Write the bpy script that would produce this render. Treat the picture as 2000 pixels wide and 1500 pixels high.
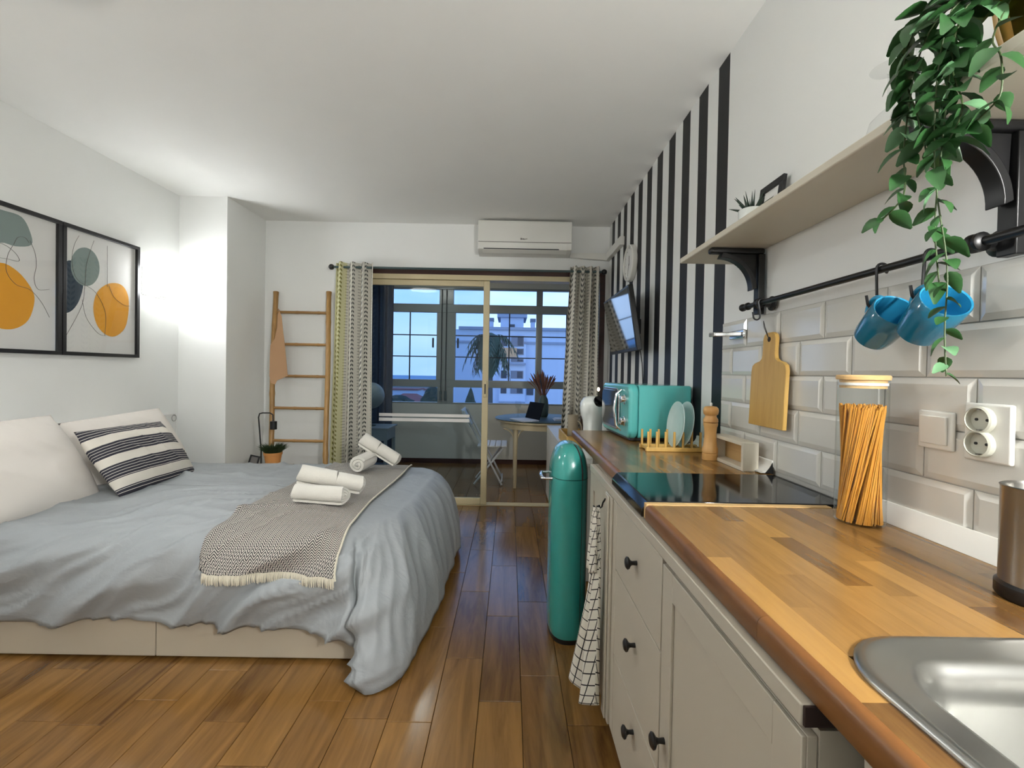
import bpy, bmesh, math, random
from math import sin, cos, pi, sqrt, radians, atan2
from mathutils import Vector, Matrix, noise
from mathutils.bvhtree import BVHTree

random.seed(7)
for o in list(bpy.data.objects):
    bpy.data.objects.remove(o)
scene = bpy.context.scene
COL = scene.collection

# ------------------------------------------------------------------ camera
F_PX, CX, CY = 880.0, 1000.0, 738.85          # focal length and principal point in 2000x1500 pixels
YAW, PITCH, ROLL = 0.0043858, -0.0131862, 0.0181262
CAM = Vector((0, 0, 1.221))
_f = Vector((sin(YAW) * cos(PITCH), cos(YAW) * cos(PITCH), sin(PITCH)))
_x0 = Vector((cos(YAW), -sin(YAW), 0))
_u0 = _x0.cross(_f)
AX = _x0 * cos(ROLL) + _u0 * sin(ROLL)
AU = -_x0 * sin(ROLL) + _u0 * cos(ROLL)
AF = _f
camd = bpy.data.cameras.new('camera')
cam = bpy.data.objects.new('camera', camd)
COL.objects.link(cam)
cam.matrix_world = Matrix(((AX.x, AU.x, -AF.x, CAM.x), (AX.y, AU.y, -AF.y, CAM.y), (AX.z, AU.z, -AF.z, CAM.z), (0, 0, 0, 1)))
camd.sensor_fit = 'HORIZONTAL'
camd.sensor_width = 36
camd.lens = F_PX / 2000 * 36
camd.shift_y = -(750 - CY) / 2000
camd.clip_start = 0.02
camd.clip_end = 3000
scene.camera = cam


def up(x, y, ax, val):
    """pixel of the photograph -> point on the plane where coordinate ax equals val"""
    d = AX * ((x - CX) / F_PX) - AU * ((y - CY) / F_PX) + AF
    t = (val - CAM[ax]) / d[ax]
    return CAM + d * t


# ------------------------------------------------------------------ colour management
vs = scene.view_settings
vs.view_transform = 'Standard'
vs.look = 'None'
vs.gamma = 1
vs.use_curve_mapping = False
vs.exposure = 1.34
scene.display_settings.display_device = 'sRGB'


def srgb(r, g, b):
    def f(c):
        c /= 255
        return c / 12.92 if c <= 0.04045 else ((c + 0.055) / 1.055) ** 2.4
    return (f(r), f(g), f(b), 1)


# ------------------------------------------------------------------ world: dusk sky over the sea
SKY_STRENGTH = 0.92
w = bpy.data.worlds.new('dusk_sky')
scene.world = w
w.use_nodes = True
wn = w.node_tree
wn.nodes.clear()
tc = wn.nodes.new('ShaderNodeTexCoord')
sep = wn.nodes.new('ShaderNodeSeparateXYZ')
wn.links.new(tc.outputs['Generated'], sep.inputs[0])
rmp = wn.nodes.new('ShaderNodeValToRGB')
wn.links.new(sep.outputs['Z'], rmp.inputs[0])
e = rmp.color_ramp.elements
e[0].position = 0.0
e[0].color = srgb(150, 182, 225)
e[1].position = 1.0
e[1].color = srgb(70, 110, 190)
k = e.new(0.08)
k.color = srgb(165, 195, 238)
k = e.new(0.22)
k.color = srgb(128, 178, 240)
nz = wn.nodes.new('ShaderNodeTexNoise')
nz.inputs['Scale'].default_value = 5
nz.inputs['Detail'].default_value = 4
mp = wn.nodes.new('ShaderNodeMapping')
mp.inputs['Scale'].default_value = (1, 1, 4)
wn.links.new(tc.outputs['Generated'], mp.inputs[0])
wn.links.new(mp.outputs[0], nz.inputs['Vector'])
cr = wn.nodes.new('ShaderNodeMapRange')
cr.inputs['From Min'].default_value = 0.45
cr.inputs['From Max'].default_value = 0.75
cr.inputs['To Max'].default_value = 0.45
wn.links.new(nz.outputs['Fac'], cr.inputs['Value'])
mx = wn.nodes.new('ShaderNodeMixRGB')
wn.links.new(cr.outputs[0], mx.inputs['Fac'])
wn.links.new(rmp.outputs[0], mx.inputs['Color1'])
mx.inputs['Color2'].default_value = srgb(186, 208, 240)
bg = wn.nodes.new('ShaderNodeBackground')
bg.inputs['Strength'].default_value = SKY_STRENGTH
wn.links.new(mx.outputs[0], bg.inputs['Color'])
wo = wn.nodes.new('ShaderNodeOutputWorld')
wn.links.new(bg.outputs[0], wo.inputs[0])

# lamp strengths (the lamps themselves are built further down)
SCONCE = 22.0
FLUSH = 12.0
SCONCE_NEAR = 15.0
KITCHEN = 220.0
LAMP_COL = (0.955, 0.98, 1.0)
BALCONY_FILL = 17.0  # strength of the added fill that brightens the balcony
KITCHEN_COL = (1.0, 0.99, 0.965)
BALCONY_FILL_COL = (1.0, 0.93, 0.82)

# room measures
XL, XR, YB, H = -2.6, 0.88, 4.09, 2.55
YF = -2.3
YW = 5.985


# ------------------------------------------------------------------ mesh building
class MB:
    def __init__(self):
        self.v = []
        self.f = []
        self.uv = None

    def quad(self, a, b, c, d):
        n = len(self.v)
        self.v += [tuple(a), tuple(b), tuple(c), tuple(d)]
        self.f.append((n, n + 1, n + 2, n + 3))
        return self

    def box(self, x0, x1, y0, y1, z0, z1):
        n = len(self.v)
        x0, x1 = min(x0, x1), max(x0, x1)
        y0, y1 = min(y0, y1), max(y0, y1)
        z0, z1 = min(z0, z1), max(z0, z1)
        self.v += [(x0, y0, z0), (x1, y0, z0), (x1, y1, z0), (x0, y1, z0), (x0, y0, z1), (x1, y0, z1), (x1, y1, z1), (x0, y1, z1)]
        self.f += [tuple(n + i for i in q) for q in ((0, 3, 2, 1), (4, 5, 6, 7), (0, 1, 5, 4), (1, 2, 6, 5), (2, 3, 7, 6), (3, 0, 4, 7))]
        return self

    def rings(self, rings, cap0=True, cap1=True, closed=True):
        n0 = len(self.v)
        m = len(rings[0])
        for r in rings:
            self.v += [tuple(p) for p in r]
        for i in range(len(rings) - 1):
            for j in range(m if closed else m - 1):
                a = n0 + i * m + j
                b = n0 + i * m + (j + 1) % m
                self.f.append((a, b, b + m, a + m))
        if cap0:
            self.f.append(tuple(n0 + j for j in reversed(range(m))))
        if cap1:
            self.f.append(tuple(n0 + (len(rings) - 1) * m + j for j in range(m)))
        return self

    def lathe(self, prof, c=(0, 0, 0), n=32, axis=(0, 0, 1), cap0=True, cap1=True):
        """prof: list of (radius, height) along axis from c"""
        ax = Vector(axis).normalized()
        a = ax.orthogonal().normalized()
        b = ax.cross(a)
        c = Vector(c)
        rs = [[c + ax * h + (a * cos(2 * pi * i / n) + b * sin(2 * pi * i / n)) * max(r, 1e-5) for i in range(n)] for r, h in prof]
        return self.rings(rs, cap0, cap1)

    def cyl(self, p0, p1, r0, r1=None, n=16):
        p0, p1 = Vector(p0), Vector(p1)
        d = p1 - p0
        return self.lathe([(r0, 0), (r0 if r1 is None else r1, d.length)], p0, n, d)

    def tube(self, pts, r, n=10, closed=False):
        pts = [Vector(p) for p in pts]
        L = len(pts)
        rr = r if hasattr(r, '__len__') else [r] * L
        rs = []
        prev = None
        for i, p in enumerate(pts):
            if closed:
                t = pts[(i + 1) % L] - pts[i - 1]
            else:
                t = pts[min(i + 1, L - 1)] - pts[max(i - 1, 0)]
            if t.length < 1e-9:
                t = Vector((0, 0, 1))
            t.normalize()
            a = t.orthogonal().normalized() if prev is None else (prev - t * prev.dot(t))
            if a.length < 1e-6:
                a = t.orthogonal()
            a.normalize()
            prev = a
            b = t.cross(a)
            rs.append([p + (a * cos(2 * pi * j / n) + b * sin(2 * pi * j / n)) * rr[i] for j in range(n)])
        if closed:
            rs.append(rs[0])
            return self.rings(rs, False, False)
        return self.rings(rs)

    def prism(self, poly, off):
        """poly: list of 3D points (planar), extruded by vector off"""
        off = Vector(off)
        a = [Vector(p) for p in poly]
        return self.rings([a, [p + off for p in a]])

    def grid(self, fn, nu, nv, uvfn=None):
        n0 = len(self.v)
        uvs = []
        for i in range(nu + 1):
            for j in range(nv + 1):
                self.v.append(tuple(fn(i / nu, j / nv)))
                if uvfn:
                    uvs.append(uvfn(i / nu, j / nv))
        for i in range(nu):
            for j in range(nv):
                a = n0 + i * (nv + 1) + j
                self.f.append((a, a + nv + 1, a + nv + 2, a + 1))
        if uvfn:
            self.uv = (self.uv or []) + uvs
        return self

    def ball(self, c, r, n=16, m=10):
        c = Vector(c)
        r = Vector(r) if hasattr(r, '__len__') else Vector((r, r, r))
        rs = []
        for i in range(m + 1):
            t = -pi / 2 + pi * i / m
            k_ = max(cos(t), 1e-3)
            rs.append([c + Vector((r.x * k_ * cos(2 * pi * j / n), r.y * k_ * sin(2 * pi * j / n), r.z * sin(t))) for j in range(n)])
        return self.rings(rs)

    def mesh(self, name):
        me = bpy.data.meshes.new(name)
        me.from_pydata(self.v, [], self.f)
        if self.uv and len(self.uv) == len(self.v):
            l = me.uv_layers.new(name='UVMap')
            for lp in me.loops:
                l.data[lp.index].uv = self.uv[lp.vertex_index]
        bm = bmesh.new()
        bm.from_mesh(me)
        bmesh.ops.recalc_face_normals(bm, faces=bm.faces)
        bm.to_mesh(me)
        bm.free()
        return me


def tag(o, label=None, cat=None, group=None, kind=None):
    if label:
        o['label'] = label
    if cat:
        o['category'] = cat
    if group:
        o['group'] = group
    if kind:
        o['kind'] = kind
    return o


def link_mesh(name, me, mat, parent=None, bevel=0, seg=2, smooth=True, local=False, angle=40, solid=0, sub=0):
    if mat is not None and not me.materials:
        me.materials.append(mat)
    if smooth:
        me.polygons.foreach_set('use_smooth', [True] * len(me.polygons))
        me.set_sharp_from_angle(angle=radians(angle))
    o = bpy.data.objects.new(name, me)
    COL.objects.link(o)
    if parent is not None:
        o.parent = parent
        if not local:
            o.matrix_parent_inverse = Matrix.Translation(parent.location).inverted()
    if solid:
        m = o.modifiers.new('solid', 'SOLIDIFY')
        m.thickness = solid
        m.offset = 0
    if bevel:
        m = o.modifiers.new('bevel', 'BEVEL')
        m.width = bevel
        m.segments = seg
        m.limit_method = 'ANGLE'
        m.angle_limit = radians(30)
    if sub:
        m = o.modifiers.new('sub', 'SUBSURF')
        m.levels = sub
        m.render_levels = sub
    return o


def obj(name, mb, mat, parent=None, **kw):
    return link_mesh(name, mb.mesh(name), mat, parent, **kw)


def thing(name, label, cat, loc=(0, 0, 0), group=None, kind=None, rot=None):
    o = bpy.data.objects.new(name, None)
    o.empty_display_size = 0.05
    COL.objects.link(o)
    o.location = loc
    if rot:
        o.rotation_euler = rot
    return tag(o, label, cat, group, kind)


def struct(name, mb, mat, label, cat, **kw):
    return tag(obj(name, mb, mat, **kw), label, cat, kind='structure')


def smoothstep(a, b, x):
    t = min(1, max(0, (x - a) / (b - a)))
    return t * t * (3 - 2 * t)


def lerp(a, b, t):
    return a + (b - a) * t


def polyline(pts, t):
    """smooth (Catmull-Rom) interpolation of control points, t in 0..1"""
    n = len(pts) - 1
    x = min(max(t, 0), 1) * n
    i = min(int(x), n - 1)
    f = x - i
    p = [Vector(pts[max(0, min(n, i + q))]) for q in (-1, 0, 1, 2)]
    return 0.5 * ((2 * p[1]) + (p[2] - p[0]) * f + (2 * p[0] - 5 * p[1] + 4 * p[2] - p[3]) * f * f + (3 * p[1] - p[0] - 3 * p[2] + p[3]) * f ** 3)


def arc_pts(c, r, a0, a1, n, u, v):
    c, u, v = Vector(c), Vector(u), Vector(v)
    return [c + u * (r * cos(lerp(a0, a1, i / n))) + v * (r * sin(lerp(a0, a1, i / n))) for i in range(n + 1)]


# ------------------------------------------------------------------ materials (all procedural)
class S:
    """a socket with arithmetic"""
    def __init__(self, nt, s):
        self.nt, self.s = nt, s

    def m(self, op, *a):
        n = self.nt.nodes.new('ShaderNodeMath')
        n.operation = op
        for i, x in enumerate((self,) + a):
            if isinstance(x, S):
                self.nt.links.new(x.s, n.inputs[i])
            else:
                n.inputs[i].default_value = x
        return S(self.nt, n.outputs[0])

    def __add__(s, o): return s.m('ADD', o)
    def __sub__(s, o): return s.m('SUBTRACT', o)
    def __mul__(s, o): return s.m('MULTIPLY', o)
    def __truediv__(s, o): return s.m('DIVIDE', o)
    def frac(s): return s.m('FRACT')
    def floor(s): return s.m('FLOOR')
    def abs(s): return s.m('ABSOLUTE')
    def lt(s, o): return s.m('LESS_THAN', o)
    def gt(s, o): return s.m('GREATER_THAN', o)
    def maxi(s, o): return s.m('MAXIMUM', o)
    def mod(s, o): return s.m('FLOORED_MODULO', o)


class Mat:
    def __init__(self, name):
        self.m = bpy.data.materials.new(name)
        self.m.use_nodes = True
        self.nt = self.m.node_tree
        self.nt.nodes.clear()
        self.out = self.nt.nodes.new('ShaderNodeOutputMaterial')
        self.p = self.nt.nodes.new('ShaderNodeBsdfPrincipled')
        self.nt.links.new(self.p.outputs[0], self.out.inputs[0])

    def n(self, t, **kw):
        x = self.nt.nodes.new(t)
        for a, b in kw.items():
            setattr(x, a, b)
        return x

    def coord(self, kind='Object', scale=(1, 1, 1), loc=None):
        t = self.n('ShaderNodeTexCoord')
        mpg = self.n('ShaderNodeMapping')
        mpg.inputs['Scale'].default_value = scale
        self.nt.links.new(t.outputs[kind], mpg.inputs[0])
        if loc is not None:
            self.nt.links.new(loc, mpg.inputs['Location'])
        return mpg.outputs[0]

    def xyz(self, vec):
        s = self.n('ShaderNodeSeparateXYZ')
        self.nt.links.new(vec, s.inputs[0])
        return [S(self.nt, s.outputs[i]) for i in range(3)]

    def noise(self, vec, scale, detail=3, rough=0.5, dist=0):
        t = self.n('ShaderNodeTexNoise')
        t.inputs['Scale'].default_value = scale
        t.inputs['Detail'].default_value = detail
        t.inputs['Roughness'].default_value = rough
        t.inputs['Distortion'].default_value = dist
        self.nt.links.new(vec, t.inputs['Vector'])
        return S(self.nt, t.outputs['Fac'])

    def mix(self, fac, a, b):
        n = self.n('ShaderNodeMixRGB')
        for i, x in enumerate((fac, a, b)):
            if isinstance(x, S):
                self.nt.links.new(x.s, n.inputs[i])
            elif hasattr(x, 'is_linked'):
                self.nt.links.new(x, n.inputs[i])
            else:
                n.inputs[i].default_value = x
        return n.outputs[0]

    def ramp(self, fac, stops):
        n = self.n('ShaderNodeValToRGB')
        self.nt.links.new(fac.s if isinstance(fac, S) else fac, n.inputs[0])
        el = n.color_ramp.elements
        el[0].position, el[0].color = stops[0]
        el[1].position, el[1].color = stops[-1]
        for p_, c_ in stops[1:-1]:
            x = el.new(p_)
            x.color = c_
        return n.outputs[0]

    def color(self, x):
        if hasattr(x, 'is_linked'):
            self.nt.links.new(x, self.p.inputs['Base Color'])
        else:
            self.p.inputs['Base Color'].default_value = x
        return self

    def set(self, **kw):
        for a, b in kw.items():
            i = self.p.inputs[a.replace('_', ' ')]
            if isinstance(b, S):
                self.nt.links.new(b.s, i)
            else:
                i.default_value = b
        return self

    def bump(self, h, strength=0.2, dist=0.002):
        b = self.n('ShaderNodeBump')
        b.inputs['Strength'].default_value = strength
        b.inputs['Distance'].default_value = dist
        self.nt.links.new(h.s if isinstance(h, S) else h, b.inputs['Height'])
        self.nt.links.new(b.outputs[0], self.p.inputs['Normal'])
        return self


def basic(name, rgb, rough=0.5, metal=0.0, var=0.05, scale=6.0, bump=0.0, bscale=120.0, bdist=0.001, coat=0.0, **kw):
    m = Mat(name)
    c = srgb(*rgb)
    v = m.coord()
    n = m.noise(v, scale)
    a = tuple(x * (1 - var) for x in c[:3]) + (1,)
    b = tuple(min(1, x * (1 + var)) for x in c[:3]) + (1,)
    m.color(m.mix(n, a, b)).set(Roughness=rough, Metallic=metal)
    if coat:
        m.set(Coat_Weight=coat, Coat_Roughness=0.06)
    if bump:
        m.bump(m.noise(v, bscale, 2), bump, bdist)
    for q, val in kw.items():
        m.set(**{q: val})
    return m.m


def wood(name, light, dark, rough=0.4, axis=1, scale=1.0, rand=True, mixr=0.5, coat=0.0, grain=1.0, bump=0.08):
    """grain runs along the given axis; a random shade for every object"""
    m = Mat(name)
    sc = [9.0, 9.0, 9.0]
    sc[axis] = 0.9
    oi = m.n('ShaderNodeObjectInfo')
    r = S(m.nt, oi.outputs['Random'])
    cmb = m.n('ShaderNodeCombineXYZ')
    for i in range(3):
        m.nt.links.new((r * (17.0 + 9 * i)).s, cmb.inputs[i])
    v = m.coord('Object', tuple(s * scale for s in sc), cmb.outputs[0])
    n1 = m.noise(v, 1.6, 5, 0.6, 1.2)
    n2 = m.noise(v, 7.0, 3, 0.6, 0.4)
    f = (n1 - 0.36) * 2.2 * grain * (1 - mixr) + (r * mixr if rand else 0.5 * mixr) + (n2 - 0.5) * 0.3 * grain
    c = m.ramp(f, [(0.0, srgb(*light)), (0.45, tuple((a * 0.6 + b * 0.4) for a, b in zip(srgb(*light), srgb(*dark)))), (1.0, srgb(*dark))])
    m.color(c).set(Roughness=rough)
    if coat:
        m.set(Coat_Weight=coat, Coat_Roughness=0.15)
    m.bump(n2, bump, 0.001)
    return m.m


def glass(name, tint, rough=0.0, ior=1.45, gloss=1.0):
    """thin pane: what lies behind shows through, reflections by Fresnel"""
    m = Mat(name)
    m.nt.nodes.remove(m.p)
    tr = m.n('ShaderNodeBsdfTransparent')
    v = m.coord()
    nn = m.noise(v, 3.0)
    lo = tuple(c * 0.985 for c in tint[:3]) + (1,)
    m.nt.links.new(m.mix(nn, lo, tint), tr.inputs[0])
    gl = m.n('ShaderNodeBsdfGlossy')
    gl.inputs['Roughness'].default_value = rough
    # Schlick reflectance from the angle of view, the same from either side of the pane
    geo = m.n('ShaderNodeNewGeometry')
    dt = m.n('ShaderNodeVectorMath', operation='DOT_PRODUCT')
    m.nt.links.new(geo.outputs['Incoming'], dt.inputs[0])
    m.nt.links.new(geo.outputs['Normal'], dt.inputs[1])
    f0 = ((ior - 1) / (ior + 1)) ** 2
    c = S(m.nt, dt.outputs['Value']).abs()
    fres = (c * -1.0 + 1.0).m('POWER', 5.0) * (1 - f0) + f0
    mixs = m.n('ShaderNodeMixShader')
    m.nt.links.new((fres * gloss).s, mixs.inputs[0])
    m.nt.links.new(tr.outputs[0], mixs.inputs[1])
    m.nt.links.new(gl.outputs[0], mixs.inputs[2])
    m.nt.links.new(mixs.outputs[0], m.out.inputs[0])
    return m.m


def emit(name, rgb, strength):
    m = Mat(name)
    v = m.coord()
    n = m.noise(v, 4)
    c = tuple(rgb) + (1,)
    lo = tuple(x * 0.97 for x in rgb) + (1,)
    m.color((0.8, 0.8, 0.8, 1))
    m.nt.links.new(m.mix(n, lo, c), m.p.inputs['Emission Color'])
    m.set(Emission_Strength=strength)
    return m.m


M = {}
M['wall'] = basic('white_wall_paint', (236, 237, 234), 0.7, var=0.015, bump=0.12, bscale=45, bdist=0.002)
M['ceiling'] = basic('ceiling_paint', (238, 238, 234), 0.8, var=0.015, bump=0.1, bscale=30, bdist=0.002)
M['white'] = basic('white_lacquer', (180, 172, 156), 0.38, var=0.02, scale=3)
M['offwhite'] = basic('warm_white_lacquer', (178, 168, 150), 0.42, var=0.03, scale=4)
M['plastic_white'] = basic('white_plastic', (226, 225, 218), 0.35, var=0.01)
M['headboard'] = basic('white_headboard_paint', (226, 226, 222), 0.5, var=0.02)
M['sideboard'] = basic('white_sideboard_lacquer', (206, 203, 194), 0.4, var=0.02)
M['shelf'] = basic('cream_shelf_paint', (206, 199, 182), 0.45, var=0.03)
M['gap_shade_mark'] = basic('grey_gap_shade_and_mark', (120, 118, 112), 0.6)  # grey paints the shade in the panel gap, and the printed brand mark
M['black_metal'] = basic('black_painted_metal', (14, 14, 15), 0.38, var=0.1)
M['black_frame'] = basic('black_wood_frame', (20, 20, 22), 0.45, var=0.1)
M['matte_black'] = basic('matte_black', (8, 8, 10), 0.7, var=0.1, Specular_IOR_Level=0.1)
M['black_gloss'] = basic('black_gloss', (8, 8, 10), 0.08, var=0.05)
M['screen'] = basic('dark_screen_glass', (7, 8, 10), 0.06, var=0.05, coat=1.0, Specular_IOR_Level=0.9)
M['chrome'] = basic('chrome', (225, 226, 228), 0.09, 1.0, var=0.02)
M['steel'] = basic('brushed_steel', (176, 176, 172), 0.3, 1.0, var=0.05, scale=10, bump=0.04, bscale=300)
M['darksteel'] = basic('satin_steel', (148, 146, 142), 0.28, 1.0, var=0.06, scale=12)
M['teal'] = basic('teal_enamel', (86, 180, 177), 0.22, var=0.03, coat=0.6)
M['teal_dark'] = basic('teal_bin_enamel', (48, 146, 138), 0.24, var=0.03, coat=0.6)
M['bluemug'] = basic('blue_glaze', (22, 104, 134), 0.16, var=0.04, coat=0.6)
M['bluemug_in'] = basic('light_blue_glaze', (44, 146, 188), 0.16, var=0.03, coat=0.5)
M['porcelain'] = basic('white_porcelain', (226, 230, 226), 0.16, var=0.02, coat=0.4)
M['plate'] = basic('pale_blue_white_plate', (200, 216, 214), 0.2, var=0.05, scale=30, coat=0.4)
M['beige'] = basic('beige_stoneware', (176, 164, 142), 0.5)
M['brown_jar'] = basic('brown_jar', (84, 62, 46), 0.45)
M['tile'] = basic('glazed_white_tile', (214, 213, 206), 0.09, var=0.02, scale=20, coat=0.3)
M['grout'] = basic('grey_grout', (188, 187, 181), 0.8, var=0.04, scale=40)
M['plank'] = wood('floor_plank_wood_look', (148, 108, 56), (62, 36, 15), 0.2, 1, 1.0, True, 0.42, coat=0.25, grain=1.1)
M['plank_gap'] = basic('dark_floor_joint', (58, 40, 26), 0.7)
M['stave'] = wood('butcher_block_oak', (164, 124, 67), (82, 53, 25), 0.26, 1, 1.6, True, 0.85, coat=0.2, grain=1.2, bump=0.015)
M['edge_wood'] = wood('worktop_edge_oak', (128, 84, 42), (84, 50, 25), 0.34, 1, 1.6, True, 0.4)
M['raw_wood'] = wood('pale_raw_wood', (214, 180, 126), (180, 140, 86), 0.5, 1, 1.5, True, 0.4)
M['pine'] = wood('pale_pine', (214, 176, 98), (176, 132, 60), 0.42, 2, 1.2, True, 0.35)
M['beech'] = wood('turned_beech', (216, 170, 106), (184, 132, 70), 0.35, 2, 1.5, True, 0.3)
M['bamboo_lid'] = wood('bamboo_lid', (222, 186, 130), (196, 152, 96), 0.4, 0, 2.0, True, 0.3)
M['bamboo'] = wood('bamboo_pole', (186, 146, 88), (132, 94, 48), 0.36, 2, 2.0, True, 0.4)
M['bamboo_rung'] = wood('bamboo_rung', (178, 136, 80), (120, 86, 46), 0.36, 0, 2.0, True, 0.4)
M['mahogany'] = wood('dark_red_wood', (70, 30, 18), (34, 12, 8), 0.35, 0, 1.0, True, 0.4)
M['darkbrown'] = basic('dark_brown_wood_end', (42, 26, 20), 0.7)
M['cream_metal'] = basic('champagne_door_frame', (204, 190, 152), 0.42, var=0.02)
M['grey_alu'] = basic('grey_window_aluminium', (150, 154, 150), 0.24, var=0.03)
M['dark_alu'] = basic('dark_cord', (40, 44, 48), 0.5)
M['door_glass'] = glass('tinted_door_glass', (0.60, 0.70, 0.76, 1), gloss=1.0)
M['window_glass'] = glass('window_glass', (0.95, 0.97, 0.98, 1), gloss=0.8)
M['clear_glass'] = glass('clear_glass', (0.93, 0.95, 0.95, 1), gloss=1.0)
M['wine_glass'] = glass('thin_clear_glass', (0.955, 0.96, 0.96, 1), gloss=0.6)
M['picture_glass'] = glass('picture_glass', (0.97, 0.97, 0.97, 1), gloss=1.1, ior=1.5)
M['frost'] = basic('white_tape', (228, 226, 222), 0.6)
M['paper'] = basic('art_paper', (230, 229, 225), 0.8, var=0.015)
M['sage'] = basic('sage_print', (132, 148, 144), 0.8)
M['orange'] = basic('ochre_print', (232, 164, 44), 0.8)
M['navy'] = basic('navy_print', (34, 54, 70), 0.8)
M['ink'] = basic('grey_ink', (110, 106, 102), 0.8)
M['pillow'] = basic('white_cotton', (224, 218, 210), 0.9, var=0.02, bump=0.25, bscale=14, bdist=0.006)
M['mattress'] = basic('mattress_ticking', (214, 210, 202), 0.9)
M['towel'] = basic('white_terry', (236, 232, 222), 0.98, var=0.03, scale=40, bump=0.9, bscale=420, bdist=0.004, Sheen_Weight=0.4)
M['apron'] = basic('tan_leatherette', (190, 150, 112), 0.7, var=0.05, bump=0.2, bscale=60)
M['leaf'] = basic('green_leaf', (42, 84, 40), 0.45, var=0.35, scale=9)
M['leaf_pale'] = basic('pale_green_leaf', (96, 138, 98), 0.45, var=0.25, scale=12)
M['stem'] = basic('vine_stem', (60, 78, 40), 0.6)
M['grassy'] = basic('dark_herb_green', (40, 58, 28), 0.6, var=0.4, scale=30)
M['succulent'] = basic('succulent_green', (38, 58, 44), 0.45, var=0.25, scale=40)
M['moss'] = basic('moss_green', (96, 100, 24), 0.9, var=0.4, scale=60)
M['terracotta'] = basic('light_terracotta', (206, 142, 78), 0.7, var=0.08)
M['gold'] = basic('gold_foil', (226, 176, 84), 0.22, 1.0, var=0.15, scale=30)
M['pasta'] = basic('spaghetti', (206, 144, 54), 0.45, var=0.12, scale=60)
M['dried'] = basic('dried_grass', (136, 92, 74), 0.9, var=0.3, scale=20)
M['dried2'] = basic('dried_blue_bud', (76, 74, 84), 0.9)
M['vase_grey'] = basic('grey_green_vase', (66, 84, 84), 0.5)
M['sage_curtain'] = basic('dark_sheer', (46, 66, 92), 0.9, var=0.1)
M['cable'] = basic('black_cable', (16, 16, 16), 0.5)
M['sunwall'] = basic('grey_beige_wall', (214, 212, 200), 0.75, var=0.02)
M['cream_wood'] = basic('cream_painted_wood', (214, 198, 162), 0.45, var=0.03)
M['chair_white'] = basic('white_chair_lacquer', (214, 216, 216), 0.4)
M['grey_lacquer'] = basic('grey_blue_lacquer', (128, 142, 148), 0.5)
M['bluepaper'] = basic('pale_papers', (196, 206, 222), 0.7)
M['socket_in'] = basic('socket_beige', (196, 196, 182), 0.4)
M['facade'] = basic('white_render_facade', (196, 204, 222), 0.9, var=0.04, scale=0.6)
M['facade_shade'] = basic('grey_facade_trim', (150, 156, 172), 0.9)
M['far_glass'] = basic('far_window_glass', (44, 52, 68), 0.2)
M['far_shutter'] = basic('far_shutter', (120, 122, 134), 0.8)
M['far_awning'] = basic('far_tan_blind', (206, 160, 120), 0.9)
M['roof_tile'] = basic('red_roof_tiles', (150, 92, 88), 0.9, var=0.2, scale=3)
M['far_green'] = basic('far_foliage', (36, 54, 42), 0.9, var=0.4, scale=2)
M['palm'] = basic('palm_green', (56, 70, 54), 0.8, var=0.3, scale=2)
M['bark'] = basic('palm_bark', (78, 74, 72), 0.9, var=0.2, scale=3)
M['ground'] = basic('far_ground', (92, 100, 96), 0.9, var=0.3, scale=0.05)
M['sconce'] = emit('lit_sconce_glass', LAMP_COL, SCONCE)
M['sconce_near'] = emit('lit_sconce_glass_near', LAMP_COL, SCONCE_NEAR)
M['flush'] = emit('lit_flush_lamp', LAMP_COL, FLUSH)
M['balcony_fill'] = emit('added_balcony_fill', BALCONY_FILL_COL, BALCONY_FILL)  # glow of the added balcony fill
M['kitchen_lamp'] = emit('lit_kitchen_lamp', KITCHEN_COL, KITCHEN)
M['candle'] = emit('fairy_light', (1.0, 0.8, 0.5), 6.0)


def make_sea():
    m = Mat('sea_water')
    v = m.coord('Object', (0.02, 0.005, 1))
    n = m.noise(v, 3, 4)
    m.color(m.mix(n, srgb(104, 146, 176), srgb(122, 162, 190))).set(Roughness=0.6)
    return m.m


M['sea'] = make_sea()


def make_stripes():
    m = Mat('striped_wall_paint')
    v = m.coord()
    x, y, z = m.xyz(v)
    n = m.noise(v, 40, 2)
    black = (((y - 1.862) / 0.2027).frac()).lt(0.49) * y.gt(1.862)
    m.color(m.mix(black, srgb(234, 235, 232), srgb(14, 14, 18))).set(Roughness=0.55)
    m.bump(n, 0.1, 0.002)
    return m.m


M['stripes'] = make_stripes()


def make_duvet():
    m = Mat('blue_grey_sateen')
    v = m.coord()
    n = m.noise(v, 3, 3)
    fine = m.noise(v, 400, 2)
    wr = m.noise(m.coord('Object', (1, 2.2, 1.6)), 9, 4, 0.55, 0.8)
    m.color(m.mix(n, srgb(150, 155, 158), srgb(159, 164, 166))).set(Roughness=0.55)
    m.bump(wr + fine * 0.04, 0.45, 0.008)
    return m.m


M['duvet'] = make_duvet()


def make_throw():
    m = Mat('herringbone_throw')
    u, v, _ = m.xyz(m.coord('UV'))
    tri = ((u / 0.026).frac() - 0.5).abs() * 2.0
    f = ((v + tri * 0.016) / 0.0105).frac().lt(0.52)
    n = m.noise(m.coord('UV'), 600, 2)
    m.color(m.mix(f, srgb(206, 200, 190), srgb(58, 58, 60))).set(Roughness=0.95)
    m.bump(n + f * 0.5, 0.4, 0.002)
    return m.m


M['throw'] = make_throw()
M['fringe'] = basic('cream_fringe', (214, 208, 190), 0.95, var=0.1, scale=80, bump=0.5, bscale=300)


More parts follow.
